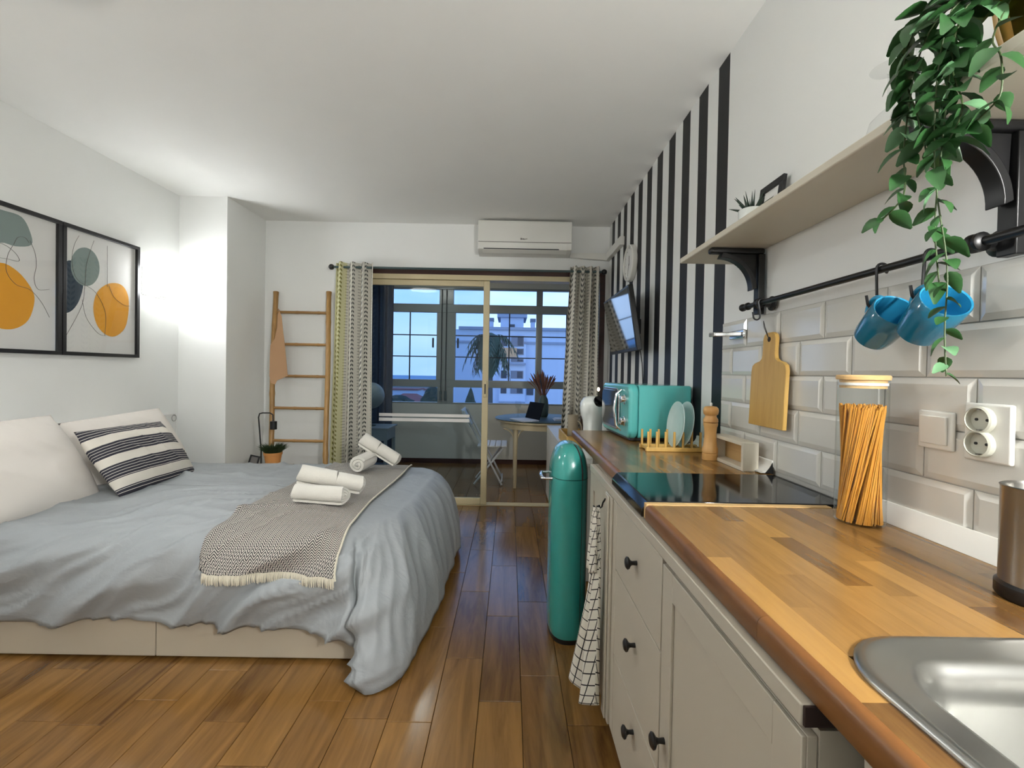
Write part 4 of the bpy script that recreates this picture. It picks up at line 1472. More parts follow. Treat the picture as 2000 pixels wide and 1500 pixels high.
obj('lower_layer', MB().grid(towel_fn(0.0, 1.0, 0.06), 40, 50, lambda u, v: (u * (0.10 + 0.26 * v), v * 0.66)), M['check'], tt, angle=180, solid=0.0015)
obj('upper_fold', MB().grid(towel_fn(0.012, 0.42, 0.015), 30, 24, lambda u, v: (u * (0.10 + 0.12 * v), v * 0.28)), M['check'], tt, angle=180, solid=0.0015)

# ------------------------------------------------------------------ white sideboard and things on it
sb = thing('sideboard', 'low white sideboard reaching into the doorway behind the bin', 'sideboard', (0.6, 3.6, 0))
SBX = 0.378
SBT = 0.70
obj('body', MB().box(SBX + 0.018, 0.79, 2.62, 4.49, 0.0065, SBT - 0.0205), M['sideboard'], sb)
obj('top', MB().box(SBX - 0.002, 0.79, 2.61, 4.50, SBT - 0.02, SBT), M['sideboard'], sb, bevel=0.002)
for a, b in ((2.63, 3.21), (3.215, 3.795), (3.80, 4.485)):
    d = obj('door', MB().box(SBX, SBX + 0.0175, a, b, 0.03, SBT - 0.023), M['sideboard'], sb, bevel=0.002)
cr_ = thing('wooden_tray', 'shallow wooden crate on the white sideboard', 'tray', (0.5, 3.3, SBT))
cx0, cx1, cy0, cy1, chh = 0.40, 0.66, 3.12, 3.62, 0.078
obj('side', MB().box(cx0, cx0 + 0.012, cy0, cy1, SBT + 0.0005, SBT + chh), M['pine'], cr_)
obj('side', MB().box(cx1 - 0.012, cx1, cy0, cy1, SBT + 0.0005, SBT + chh), M['pine'], cr_)
obj('end', MB().box(cx0 + 0.0122, cx1 - 0.0122, cy0, cy0 + 0.012, SBT + 0.0005, SBT + chh), M['pine'], cr_)
obj('end', MB().box(cx0 + 0.0122, cx1 - 0.0122, cy1 - 0.012, cy1, SBT + 0.0005, SBT + chh), M['pine'], cr_)
obj('bottom', MB().box(cx0 + 0.0122, cx1 - 0.0122, cy0 + 0.0122, cy1 - 0.0122, SBT + 0.0005, SBT + 0.008), M['pine'], cr_)
obj('divider', MB().box(cx0 + 0.0122, cx1 - 0.0122, 3.24, 3.248, SBT + 0.0085, SBT + chh - 0.01), M['pine'], cr_)


def cup_at(name, label, x, y, z, r, h, mat, handle=True):
    t = thing(name, label, 'cup', (x, y, z))
    obj('body', MB().lathe([(r * 0.85, 0.0005), (r * 0.95, 0.01), (r, h), (r - 0.004, h), (r * 0.88, 0.012), (0.001, 0.010)], (x, y, z), 32, cap1=False), M[mat], t)
    if handle:
        obj('handle', MB().tube([(x + r * 0.8 + 0.028 * sin(a), y - r * 0.55 - 0.012 * sin(a), z + h * 0.5 + h * 0.28 * cos(a)) for a in [pi * q / 10 for q in range(11)]], 0.005, 8), M[mat], t)
    return t


cup_at('cup', 'tall beige stoneware cup standing in the wooden crate', 0.475, 3.36, SBT + 0.0082, 0.040, 0.205, 'beige')
cup_at('jar', 'dark brown jar behind the beige cup', 0.575, 3.42, SBT + 0.0082, 0.036, 0.19, 'brown_jar', False)
vx, vy = 0.515, 2.78
vs_ = thing('vase', 'white glazed bulbous vase with dark opening beside the microwave', 'vase', (vx, vy, SBT))
obj('body', MB().lathe([(0.055, 0.0005), (0.060, 0.01), (0.060, 0.10), (0.058, 0.20), (0.062, 0.235), (0.074, 0.27), (0.080, 0.305), (0.076, 0.345), (0.058, 0.372), (0.03, 0.383), (0.001, 0.385)], (vx, vy, SBT), 40), M['porcelain'], vs_, angle=80)
dvec = Vector((0.30, -0.74, 0.60)).normalized()
pc = Vector((vx, vy, SBT + 0.305)) + Vector((dvec.x * 0.086, dvec.y * 0.086, dvec.z * 0.086))
m_ = MB().lathe([(0.034, -0.012), (0.034, 0.0035), (0.030, 0.0035), (0.028, 0.003)], pc, 32, dvec)
obj('opening', m_, M['black_gloss'], vs_)
po = thing('potted_ivy', 'small green plant behind the white vase by the curtain', 'plant', (0.66, 3.02, SBT))
obj('pot', MB().lathe([(0.04, 0.0005), (0.05, 0.20), (0.046, 0.20), (0.04, 0.18)], (0.66, 3.02, SBT), 24), M['porcelain'], po)
for i in range(26):
    a = random.random() * 2 * pi
    o = bpy.data.objects.new('leaf', LM[i % 3])
    COL.objects.link(o)
    o.parent = po
    r_ = random.random() * 0.05
    o.location = (r_ * cos(a), r_ * sin(a), 0.20 + random.random() * 0.14)
    d = Vector((cos(a), sin(a), random.uniform(-0.2, 0.9)))
    o.rotation_mode = 'QUATERNION'
    o.rotation_quaternion = d.to_track_quat('Y', 'Z')
fl = thing('fairy_light', 'tiny warm light on a wire beside the right curtain', 'light', (0.66, 3.25, SBT))
obj('wire', MB().tube([(0.66, 3.25, SBT + 0.0005), (0.655, 3.25, SBT + 0.2), (0.64, 3.25, SBT + 0.40)], 0.0015, 6), M['stem'], fl)
obj('bulb', MB().ball((0.64, 3.25, SBT + 0.41), (0.009, 0.009, 0.014)), M['candle'], fl)

# ------------------------------------------------------------------ bed
bed = thing('bed', 'double bed with white drawer base and white headboard', 'bed', (-1.55, 2.6, 0))
obj('base', MB().box(-2.545, -0.532, 1.885, 3.32, 0.012, 0.262), M['white'], bed)
for a, b in ((-2.545, -1.4565), (-1.4525, -0.530)):
    obj('drawer', MB().box(a, b, 1.866, 1.8845, 0.014, 0.262), M['offwhite'], bed, bevel=0.002)
obj('headboard', MB().box(XL + 0.001, -2.553, 1.80, 3.46, 0.0005, 0.86), M['headboard'], bed, bevel=0.004)
obj('mattress', MB().box(-2.548, -0.60, 1.95, 3.26, 0.2625, 0.462), M['mattress'], bed, bevel=0.04, seg=4)
rg = thing('ring_pull', 'small metal ring hanging on the end of the headboard', 'ring', (-2.55, 3.44, 0.81))
obj('ring', MB().tube([(-2.547, 3.43 + 0.022 * cos(a), 0.828 + 0.024 * sin(a)) for a in [2 * pi * i / 20 for i in range(20)]], 0.0022, 6, closed=True), M['darksteel'], rg)
obj('peg', MB().cyl((-2.5525, 3.43, 0.85), (-2.541, 3.43, 0.85), 0.004), M['darksteel'], rg)

# duvet: spine x, edge (x, y), hem (x, y, z) from the head along the front, round the foot and back
DC = [(-2.50, (-2.50, 2.00), (-2.50, 1.852, .165)), (-2.10, (-2.10, 2.00), (-2.10, 1.852, .165)), (-1.75, (-1.75, 2.00), (-1.75, 1.852, .178)),
      (-1.45, (-1.45, 2.00), (-1.45, 1.852, .185)), (-1.30, (-1.20, 2.00), (-1.20, 1.848, .168)), (-1.20, (-1.00, 2.00), (-0.98, 1.848, .158)),
      (-1.15, (-0.85, 2.00), (-0.80, 1.842, .16)), (-1.12, (-0.74, 2.01), (-0.67, 1.815, .15)), (-1.10, (-0.67, 2.03), (-0.590, 1.76, .095)),
      (-1.10, (-0.615, 2.07), (-0.535, 1.695, .010)), (-1.10, (-0.575, 2.12), (-0.455, 1.735, .010)), (-1.10, (-0.545, 2.18), (-0.390, 1.90, .014)),
      (-1.10, (-0.535, 2.34), (-0.350, 2.16, .035)), (-1.10, (-0.525, 2.52), (-0.335, 2.45, .05)), (-1.10, (-0.52, 2.72), (-0.330, 2.72, .06)),
      (-1.10, (-0.515, 2.94), (-0.325, 2.98, .055)), (-1.10, (-0.53, 3.10), (-0.35, 3.22, .07)), (-1.12, (-0.59, 3.20), (-0.47, 3.38, .07)),
      (-1.15, (-0.72, 3.245), (-0.68, 3.425, .12)), (-1.25, (-1.0, 3.26), (-1.0, 3.42, .2)), (-1.6, (-1.6, 3.26), (-1.6, 3.41, .2)), (-2.5, (-2.5, 3.26), (-2.5, 3.40, .2))]
_sp = [Vector((a, 0, 0)) for a, b, c in DC]
_ed = [Vector((b[0], b[1], 0)) for a, b, c in DC]
_hm = [Vector(c) for a, b, c in DC]
TA_ = 0.45


def duvet_base(s, t):
    sp2, ed, hm = polyline(_sp, s), polyline(_ed, s), polyline(_hm, s)
    spine = Vector((sp2.x, 2.6, 0.545))
    E = Vector((ed.x, ed.y, 0.522))
    if t <= TA_:
        k_ = t / TA_
        p = spine.lerp(E, k_)
        p.z = lerp(0.538, 0.522, k_ ** 2.5)
        return p
    k_ = (t - TA_) / (1 - TA_)
    out = Vector((hm.x - ed.x, hm.y - ed.y, 0))
    d = out.length
    out.normalize()
    fr_w = smoothstep(0.42, 0.33, s)
    p1 = E + out * lerp(min(0.085, d * 0.75), 0.165, fr_w)
    p2 = Vector((hm.x, hm.y, 0)) + out * lerp(-d * 0.02, 0.055, fr_w)
    p2.z = lerp(hm.z, 0.53, 0.62)
    a = (1 - k_)
    return E * a ** 3 + p1 * 3 * a * a * k_ + p2 * 3 * a * k_ * k_ + hm * k_ ** 3


def ridge(x):
    f = abs((x % 1.0) * 2 - 1)
    return (1 - f) ** 1.6


def duvet_disp(p, s, t):
    n1 = noise.noise(Vector((p.x * 2.1, p.y * 2.1, p.z * 2.1)))
    n2 = noise.noise(Vector((p.x * 5 + 7, p.y * 5, p.z * 5)))
    k_ = smoothstep(TA_ - 0.02, TA_ + 0.30, t)
    front = smoothstep(0.55, 0.38, s)
    foot = 1 - front
    ff = ridge((p.x - p.z * 1.6) / 0.38 + n1 * 0.8) * 0.042 + ridge((p.x - p.z * 1.2) / 0.19 + n2 * 0.6 + n1 * 0.8 + 0.3) * 0.012 + ridge((p.x - p.z * 1.45) / 0.105 + n2 * 0.9 + n1 * 1.4) ** 2 * 0.012 * smoothstep(-0.35, 0.2, n1) + ridge((p.x - p.z * 1.5) / 0.23 + n1 * 0.7 + n2 * 0.25 + 0.5) ** 3.5 * 0.022
    fr2 = ridge(s * 13 + n1 * 0.8) * (0.014 + 0.022 * smoothstep(0.62, 0.42, s)) + ridge(s * 37 + n2 * 0.6) * 0.006 + ridge(s * 44 + n2 * 1.0 + n1 * 1.5) * 0.009 * smoothstep(0.36, 0.41, s) * smoothstep(0.56, 0.46, s) * smoothstep(0.55, 0.9, t)
    skirt = front * ff + foot * fr2
    groove = 0.0
    if t > 0.5:
        groove = -0.045 * math.exp(-((s - 0.375) / 0.010) ** 2) * smoothstep(0.55, 0.8, t)
    # long shallow creases over the top
    top = ridge((p.x * 0.55 - p.y * 0.75) / 0.30 + n1 * 0.9) ** 3 * 0.011 + n2 * 0.003
    top += ridge((p.x * 0.35 + p.y * 0.9) / 0.43 + n1 * 0.7 + n2 * 0.25) ** 4 * 0.008
    top += ridge((p.x * 0.62 - p.y * 0.70) / 0.21 + n1 * 1.3 + 0.2) ** 9 * 0.012 * smoothstep(-0.05, 0.35, n2 + 0.4 * n1 + 0.25)
    top += ridge((p.x * 0.2 - p.y * 0.9) / 0.35 + n1 * 1.1 + 0.6) ** 10 * 0.012 * smoothstep(0.0, 0.4, n1 - n2 * 0.5 + 0.2)
    top += ridge((p.x * 0.93 - p.y * 0.28) / 0.23 + n1 * 0.9 + 0.1) ** 6 * 0.016 * smoothstep(-0.15, 0.3, n2 + 0.5 * n1)
    top += ridge((p.x * 0.88 - p.y * 0.42) / 0.13 + n1 * 1.2 + n2 * 0.3) ** 5 * 0.008 * smoothstep(-0.1, 0.35, n1 - 0.4 * n2)
    top *= smoothstep(-0.6, -1.2, p.x) * 0.8 + 0.2
    return (1 - k_) * top + k_ * skirt + groove


NS, NT = 420, 76
DV = MB()


def duvet_fn(s, t):
    e_ = 0.003
    p = duvet_base(s, t)
    a = duvet_base(min(1, s + e_), t) - duvet_base(max(0, s - e_), t)
    b = duvet_base(s, min(1, t + e_)) - duvet_base(s, max(0, t - e_))
    n_ = a.cross(b)
    if n_.length < 1e-12:
        n_ = Vector((0, 0, 1))
    n_.normalize()
    if t <= TA_ * 0.5 and n_.z < 0:
        n_ = -n_
    elif t > TA_ * 0.5:
        # keep the normal pointing away from the mattress
        o_ = p - Vector((max(-2.5, min(-1.1, p.x)), 2.6, 0.30))
        if n_.dot(o_) < 0:
            n_ = -n_
    q = p + n_ * duvet_disp(p, s, t)
    q.z = max(q.z, 0.006 + 0.004 * sin(40 * s))
    return q


DV.grid(duvet_fn, NS, NT)
duvet = obj('duvet', DV, M['duvet'], angle=180)
m_ = duvet.modifiers.new('solid', 'SOLIDIFY')
m_.thickness = 0.006
m_.offset = -1
tag(duvet, 'blue-grey duvet cover draped over the bed down to the floor', 'duvet')
bvh = BVHTree.FromPolygons([Vector(v) for v in DV.v], DV.f)


def on_bed(x, y, lift=0.0):
    h = bvh.ray_cast(Vector((x, y, 1.2)), Vector((0, 0, -1)))
    return (h[0].z if h[0] else 0.53) + lift


# throw: cast onto the duvet along a path from the front hem over the top to the far side
def throw_nominal(u, l):
    """l = length along the path; returns point and outward normal"""
    x = lerp(-1.262, -0.70, u)
    z0, yf, r = 0.385, 1.83, 0.09
    zt = 0.535
    l1 = zt - r - z0
    if l < l1:
        return Vector((lerp(-1.225, -0.685, u) if l < 0.02 else lerp(lerp(-1.225, -0.685, u), x, min(1, l / l1)), yf, z0 + l)), Vector((0, -1, 0))
    l2 = l1 + r * pi / 2
    if l < l2:
        a = (l - l1) / r
        return Vector((x, yf + r - r * cos(a), zt - r + r * sin(a))), Vector((0, -cos(a), sin(a)))
    y = yf + r + (l - l2)
    return Vector((x, y, zt)), Vector((0, 0, 1))


TLEN = 0.06 + 0.1414 + 1.36
tcache = {}


def throw_fn(off):
    def fn(u, v):
        l = v * TLEN
        p, n_ = throw_nominal(u, l)
        p = p + Vector((0.010 * sin(l * 6 + 1), 0, 0))
        h = bvh.ray_cast(p + n_ * 0.25, -n_)
        q = h[0] if h[0] else p
        return q + n_ * (off + 0.003 * sin(9 * u + 4 * l))
    return fn


TH_ = MB().grid(throw_fn(0.011), 60, 130, lambda u, v: (u * 0.562, v * TLEN))
thr = thing('throw', 'herringbone black and white throw lying across the foot of the bed', 'throw', (-0.98, 2.6, 0.53))
to = obj('cloth', TH_, M['throw'], thr, angle=180)
to.modifiers.new('solid', 'SOLIDIFY').thickness = 0.006
fm = MB()
f1 = throw_fn(0.015)
for i in range(150):
    u = (i + 0.5) / 150
    p = f1(u, 0.004)
    d = Vector((random.uniform(-0.004, 0.004), random.uniform(-0.006, 0.0), -0.034 - random.random() * 0.008))
    p0 = p + Vector((0, -0.002, 0.006))
    fm.tube([p0, p0 + d * 0.5 + Vector((0, -0.004, 0)), p0 + d], [0.0022, 0.0022, 0.0014], 4)
tag(obj('fringe', fm, M['fringe'], thr), kind='stuff')
hem = [f1(1.0, v / 60) + Vector((0.003, 0, 0.001)) for v in range(0, 61)]
obj('selvedge', MB().tube(hem, 0.0045, 6), M['fringe'], thr)


# ------------------------------------------------------------------ pillows
def pillow_mesh(wd, ht, th, seedv, sag=0.0, uvs=True, corner=0.10):
    m_ = MB()
    N = 40
    uvl = []

    def prof(a):
        return max(0.0, 1 - abs(a) ** 3.0) ** 0.62

    for side in (1, -1):
        def fn(u, v):
            a, b = u * 2 - 1, v * 2 - 1
            pin = 1 - corner * (abs(a) ** 2) * (1 - abs(b) ** 2) * 0.6
            pin2 = 1 - corner * (abs(b) ** 2) * (1 - abs(a) ** 2) * 0.6
            x = a * wd / 2 * pin2
            y = b * ht / 2 * pin
            nn_ = noise.noise(Vector((a * 1.7 + seedv, b * 1.7, side * 3.0)))
            z = side * th / 2 * (prof(a) * prof(b)) * (1 + 0.18 * nn_) + sag * (1 - b) * 0.5 * (1 - a * a)
            cr2 = 0.010 * ridge(a * 2.2 + b * 1.3 + nn_) ** 3 * prof(a) * prof(b)
            return (x, y, z + side * cr2)
        m_.grid(fn, N, N, lambda u, v: (u * wd, v))
    return m_


def pillow(name, label, cat, mat, wd, ht, th, centre, rot, seedv, group=None, local_uv=None):
    m_ = pillow_mesh(wd, ht, th, seedv)
    o = obj(name, m_, M[mat], angle=180)
    o.location = centre
    o.rotation_euler = rot
    w_ = o.modifiers.new('weld', 'WELD')
    w_.merge_threshold = 0.0008
    return tag(o, label, cat, group)


# local x -> along the bed head (world Y), local y -> up the headboard
def frame_rot(xdir, ydir):
    xd = Vector(xdir).normalized()
    yd = Vector(ydir)
    yd = (yd - xd * yd.dot(xd)).normalized()
    zd = xd.cross(yd)
    return Matrix((xd, yd, zd)).transposed().to_euler()


pillow('pillow', 'plump white pillow leaning on the headboard, the one nearer the camera', 'pillow', 'pillow', 0.76, 0.52, 0.25, (-2.35, 2.07, 0.705), frame_rot((0.02, 1, 0.05), (-0.52, 0, 0.86)), 1.3, 'white pillows')
pillow('pillow', 'white pillow leaning on the headboard behind the striped cushion', 'pillow', 'pillow', 0.72, 0.47, 0.20, (-2.38, 2.86, 0.70), frame_rot((0.0, 1, 0.04), (-0.46, -0.06, 0.86)), 4.7, 'white pillows')
pillow('cushion', 'cream cushion with dark woven stripes propped against the white pillows', 'cushion', 'cushion', 0.63, 0.41, 0.16, (-2.155, 2.655, 0.695), frame_rot((-0.06, 1, -0.02), (-0.56, -0.12, 0.82)), 8.1)


# ------------------------------------------------------------------ rolled towels
def towel_roll(name, label, centre, direction, rad, ln, turns=3.2, split=0.0, group='rolled white towels on the bed'):
    d = Vector(direction).normalized()
    a = d.orthogonal().normalized()
    a = Vector((0, 0, 1)) - d * d.z
    a.normalize()
    b = d.cross(a)
    c = Vector(centre)
    t = thing(name, label, 'towel', c, group)
    th_ = rad / (turns + 0.35)

    def spiral(r_scale, n=110):
        o_, i_ = [], []
        for q in range(n + 1):
            f = q / n
            ang = f * turns * 2 * pi - 1.2
            r0 = th_ * 0.45 + (rad - th_ * 0.45) * f
            wob = 1 + 0.03 * sin(ang * 3 + rad * 90)
            r1 = max(0.0012, r0 - th_ * 0.80)
            o_.append((r0 * wob * r_scale, ang))
            i_.append((r1 * wob * r_scale, ang))
        return o_ + list(reversed(i_))

    def sect(x, sc, dx=0):
        pts = []
        for r_, ang in spiral(sc):
            fl = 0.93 if sin(ang) < 0 else 1.0
            pts.append(c + d * (x + 0.006 * sin(ang * 2 + dx)) + a * (r_ * sin(ang) * fl) + b * (r_ * cos(ang)))
        return pts
    segs = ((-0.5, 0.5, 1.0),) if not split else ((-0.5, split, 1.0), (split + 0.004, 0.5, 0.93))
    for x0, x1, sc in segs:
        rings_ = [sect(ln * lerp(x0, x1, q), sc * (0.955 if q in (0, 1) else 1.0), q) for q in (0, 0.06, 0.5, 0.94, 1)]
        m_ = MB()
        m_.rings(rings_, False, False)
        n0 = len(rings_[0])
        half = n0 // 2
        for ri, flip in ((0, True), (len(rings_) - 1, False)):
            base_ = ri * n0
            for q in range(half - 1):
                f = (base_ + q, base_ + q + 1, base_ + n0 - 2 - q, base_ + n0 - 1 - q)
                m_.f.append(tuple(reversed(f)) if flip else f)
        obj('roll', m_, M['towel'], t, angle=60)
    return t


z1 = on_bed(-0.93, 2.24)
towel_roll('towel', 'rolled white towel lying on the throw, under another at front', (-0.935, 2.235, z1 + 0.066), (1.0, -0.20, 0.0), 0.050, 0.27, 3.0)
towel_roll('towel', 'rolled white towel resting on top of another at front', (-0.915, 2.335, z1 + 0.115), (1.0, 0.10, -0.20), 0.056, 0.32, 3.0, split=0.08)
z2 = on_bed(-0.96, 3.0)
towel_roll('towel', 'rolled white towel near the curtain, its coiled end facing the camera', (-0.965, 3.02, z2 + 0.064), (-0.10, -1.0, 0.0), 0.062, 0.22, 2.6)
towel_roll('towel', 'rolled white towel tilted over another roll near the curtain', (-0.885, 3.10, z2 + 0.136), (1.0, -0.15, -0.55), 0.056, 0.29, 3.0, split=-0.05)

# ------------------------------------------------------------------ wall lamp beside the bed (lit) and its twin out of view, ceiling lamp
def sconce(y, label, glow='sconce'):
    t = thing('wall_lamp', label, 'lamp', (XL, y, 1.82), 'curved glass wall lamps')
    hw, hh = 0.115, 0.098
    rs_ = []
    for i in range(13):
        a = -pi / 2 + pi * i / 12
        rs_.append((XL + 0.022 + 0.082 * cos(a), y + hw * sin(a)))
    m_ = MB()
    outer = [[(x, yy, z) for x, yy in rs_] for z in (1.82 - hh, 1.82 + hh)]
    m_.rings(outer, False, False, closed=False)
    o = obj('shade', m_, M[glow], t, angle=60)
    o.modifiers.new('solid', 'SOLIDIFY').thickness = 0.004
    obj('backplate', MB().box(XL + 0.0005, XL + 0.018, y - hw, y + hw, 1.82 - hh, 1.82 + hh), M['plastic_white'], t, bevel=0.003)
    cap = rs_ + []
    for z, dz in ((1.82 + hh - 0.004, 0.003), (1.82 - hh + 0.001, 0.003)):
        obj('shade_cap', MB().prism([(x - 0.003 if x > XL + 0.03 else x, lerp(y, yy, 0.97), z) for x, yy in cap], (0, 0, dz)), M['plastic_white'], t)


sconce(3.30, 'lit curved white wall lamp beside the framed prints')
sconce(0.66, 'lit curved white wall lamp at the near side of the bed', 'sconce_near')
kl = thing('wall_lamp', 'lit upright tube lamp on the kitchen wall above the sink', 'lamp', (XR, -0.38, 1.62))
obj('tube', MB().lathe([(0.001, 0.0), (0.03, 0.004), (0.035, 0.02), (0.035, 0.26), (0.03, 0.276), (0.001, 0.28)], (XR - 0.075, -0.38, 1.50), 24), M['kitchen_lamp'], kl)
obj('wall_mount', MB().box(XR - 0.039, XR - 0.0005, -0.40, -0.36, 1.52, 1.76), M['plastic_white'], kl, bevel=0.004)


fl2 = thing('ceiling_lamp', 'lit round flush lamp on the studio ceiling above the near floor', 'lamp', (-1.35, 1.28, H))
obj('diffuser', MB().lathe([(0.205, 0.004), (0.205, 0.010), (0.001, 0.012)], (-1.35, 1.28, H), 40, (0, 0, -1), cap0=False), M['flush'], fl2)
obj('rim', MB().lathe([(0.215, 0.0005), (0.215, 0.09), (0.209, 0.09), (0.209, 0.0005)], (-1.35, 1.28, H), 40, (0, 0, -1), cap0=False, cap1=False), M['plastic_white'], fl2)  # opaque rim deepened to keep the unseen lamp's reflection off the door glass
bl = thing('ceiling_lamp', 'added fill lamp on the balcony ceiling, out of view', 'lamp', (-1.0, 4.95, SC))  # unseen lamp, added to brighten the balcony parapet and window frames
obj('diffuser', MB().lathe([(0.13, 0.010), (0.125, 0.03), (0.08, 0.045), (0.001, 0.05)], (-1.0, 4.95, SC), 32, (0, 0, -1), cap0=False), M['balcony_fill'], bl)
obj('rim', MB().lathe([(0.14, 0.0005), (0.14, 0.012), (0.131, 0.014), (0.131, 0.0005)], (-1.0, 4.95, SC), 32, (0, 0, -1), cap0=False, cap1=False), M['plastic_white'], bl)


# ------------------------------------------------------------------ framed prints
def wp(x, y, off=0.0):
    return up(x, y, 0, XL + off)


def picture(label, ya, yb2, za, zb):
    t = thing('framed_print', label, 'picture', (XL, (ya + yb2) / 2, za), 'abstract prints above the bed')
    bw = 0.021
    for a0, a1, b0, b1 in ((ya, yb2, za, za + bw), (ya, yb2, zb - bw, zb), (ya, ya + bw, za + bw, zb - bw), (yb2 - bw, yb2, za + bw, zb - bw)):
        obj('frame_bar', MB().box(XL + 0.0005, XL + 0.024, a0, a1, b0, b1), M['black_frame'], t, bevel=0.001)
    pp = obj('print', MB().box(XL + 0.001, XL + 0.006, ya + bw, yb2 - bw, za + bw, zb - bw), M['paper'], t)
    obj('glass', MB().quad((XL + 0.0165, ya + bw, za + bw), (XL + 0.0165, yb2 - bw, za + bw), (XL + 0.0165, yb2 - bw, zb - bw), (XL + 0.0165, ya + bw, zb - bw)), M['picture_glass'], t, smooth=False)
    return t, pp, (ya + bw, yb2 - bw, za + bw, zb - bw)


def shape(parent, lim, pts, mat, lev, name='printed_shape'):
    """flat printed patch on the paper; pts in photograph pixels on the wall"""
    ps = []
    n = len(pts)
    for i in range(n):
        for q in range(4):
            f = q / 4
            p0, p1, p2, p3 = [Vector(pts[(i + k_) % n]) for k_ in (-1, 0, 1, 2)]
            c = 0.5 * ((2 * p1) + (p2 - p0) * f + (2 * p0 - 5 * p1 + 4 * p2 - p3) * f * f + (3 * p1 - p0 - 3 * p2 + p3) * f ** 3)
            w_ = wp(c.x, c.y, 0.006)
            ps.append((XL + 0.0061 + lev * 0.0004, min(max(w_.y, lim[0] + 0.001), lim[1] - 0.001), min(max(w_.z, lim[2] + 0.001), lim[3] - 0.001)))
    return obj(name, MB().prism(ps, (0.0003, 0, 0)), M[mat], parent, smooth=False)


def line(parent, lim, pts, lev=4):
    c = [polyline([(a, b, 0) for a, b in pts], i / 40) for i in range(41)]
    ps = []
    for p in c:
        w_ = wp(p.x, p.y, 0.006)
        ps.append((XL + 0.0068 + lev * 0.0003, min(max(w_.y, lim[0] + 0.002), lim[1] - 0.002), min(max(w_.z, lim[2] + 0.002), lim[3] - 0.002)))
    return obj('printed_line', MB().tube(ps, 0.0010, 4), M['ink'], parent)


def ell(cx, cy, rx, ry, rot=0.0, n=10, sq=1.0):
    out_ = []
    for i in range(n):
        a = 2 * pi * i / n
        x, y = rx * cos(a), ry * sin(a)
        out_.append((cx + x * cos(rot) - y * sin(rot), cy + x * sin(rot) + y * cos(rot)))
    return out_


pr_, pp, lim = picture('framed abstract print with navy, sage and ochre shapes beside the wall lamp', 2.607, 3.143, 1.275, 2.040)
shape(pp, lim, [(127, 512), (127, 560), (126, 606), (138, 608), (153, 590), (162, 560), (160, 535), (158, 514)], 'navy', 1)
shape(pp, lim, ell(166, 521, 28, 38, -0.15), 'sage', 2)
shape(pp, lim, [(182, 600), (190, 570), (212, 554), (236, 556), (249, 575), (251, 605), (244, 640), (224, 657), (204, 652), (188, 632)], 'orange', 2)
for ln_ in ([(154, 460), (144, 480), (140, 510), (150, 545), (185, 570), (205, 610), (204, 655)], [(183, 470), (176, 490), (168, 520), (165, 560), (158, 600), (126, 660)],
            [(160, 585), (168, 620), (190, 650), (206, 656)], [(209, 480), (209, 520), (209, 560)], [(212, 557), (222, 580), (240, 595), (253, 598)]):
    line(pp, lim, ln_)
pl_, pp, lim = picture('framed abstract print with sage and ochre shapes at the left edge', 2.060, 2.601, 1.275, 2.040)
shape(pp, lim, [(-60, 440), (-30, 405), (10, 412), (42, 424), (58, 452), (61, 478), (30, 481), (0, 474), (-40, 490)], 'sage', 2)
shape(pp, lim, [(-50, 570), (-35, 530), (0, 513), (34, 530), (60, 562), (67, 588), (55, 625), (28, 642), (-5, 640), (-40, 620)], 'orange', 2)
for ln_ in ([(-30, 500), (10, 505), (36, 510), (30, 495), (8, 478), (-20, 470)], [(24, 480), (14, 500), (12, 530), (30, 555), (58, 566), (80, 590), (96, 620)],
            [(58, 470), (68, 495), (70, 520), (66, 545), (74, 565), (96, 565)], [(26, 478), (34, 464), (48, 464), (56, 474)]):
    line(pp, lim, ln_)

# ------------------------------------------------------------------ bamboo ladder and apron
la = thing('ladder', 'bamboo ladder with five rungs leaning on the white wall', 'ladder', (-1.83, 3.75, 0))
LT, LB = up(538, 570, 1, 4.055), up(528, 905, 1, 3.80)
RT, RB = up(643, 570, 1, 4.055), up(636, 905, 1, 3.80)


def to_floor(a, b):
    d = b - a
    return a + d * ((0.02 - a.z) / d.z)


LB, RB = to_floor(LT, LB), to_floor(RT, RB)


def culm(a, b, r, nodes, name, mat, wob=0.004):
    pts, rr = [], []
    n = 48
    for i in range(n + 1):
        t = i / n
        p = a.lerp(b, t) + Vector((wob * sin(t * 9 + a.x * 5), wob * cos(t * 7), 0))
        k_ = (t * nodes) % 1.0
        rr.append(r * (1 + 0.14 * math.exp(-((min(k_, 1 - k_)) / 0.06) ** 2)))
        pts.append(p)
    return obj(name, MB().tube(pts, rr, 14), M[mat], la)


culm(LT, LB, 0.021, 6.3, 'pole', 'bamboo')
culm(RT, RB, 0.021, 6.7, 'pole', 'bamboo')
for yy in (610.5, 673, 735, 797.5, 861):
    f = (yy - 570) / 335
    zz = up(590, yy, 1, lerp(4.055, 3.80, f)).z
    a = LT + (LB - LT) * ((zz - LT.z) / (LB.z - LT.z))
    b = RT + (RB - RT) * ((zz - RT.z) / (RB.z - RT.z))
    dd = (b - a).normalized()
    culm(a + dd * 0.012, b - dd * 0.012, 0.0125, 2.4, 'rung', 'bamboo_rung', 0.002)
ap = thing('apron', 'tan apron hanging over the left pole of the ladder', 'apron', (-2.0, 3.93, 1.1))
apx = [(545, 606), (550, 618), (552, 640), (556, 672), (562, 734), (551, 739), (541, 743), (537, 751), (529, 748), (526, 735), (527, 690), (528, 674), (536, 662), (541, 640), (542, 615)]
pts = []
for x, y in apx:
    f = (y - 570) / 335
    yy = lerp(4.055, 3.80, f) - 0.030
    p = up(x, y, 1, yy)
    pts.append(p)
obj('cloth', MB().prism(pts, (0, 0.004, 0)), M['apron'], ap, bevel=0.001)
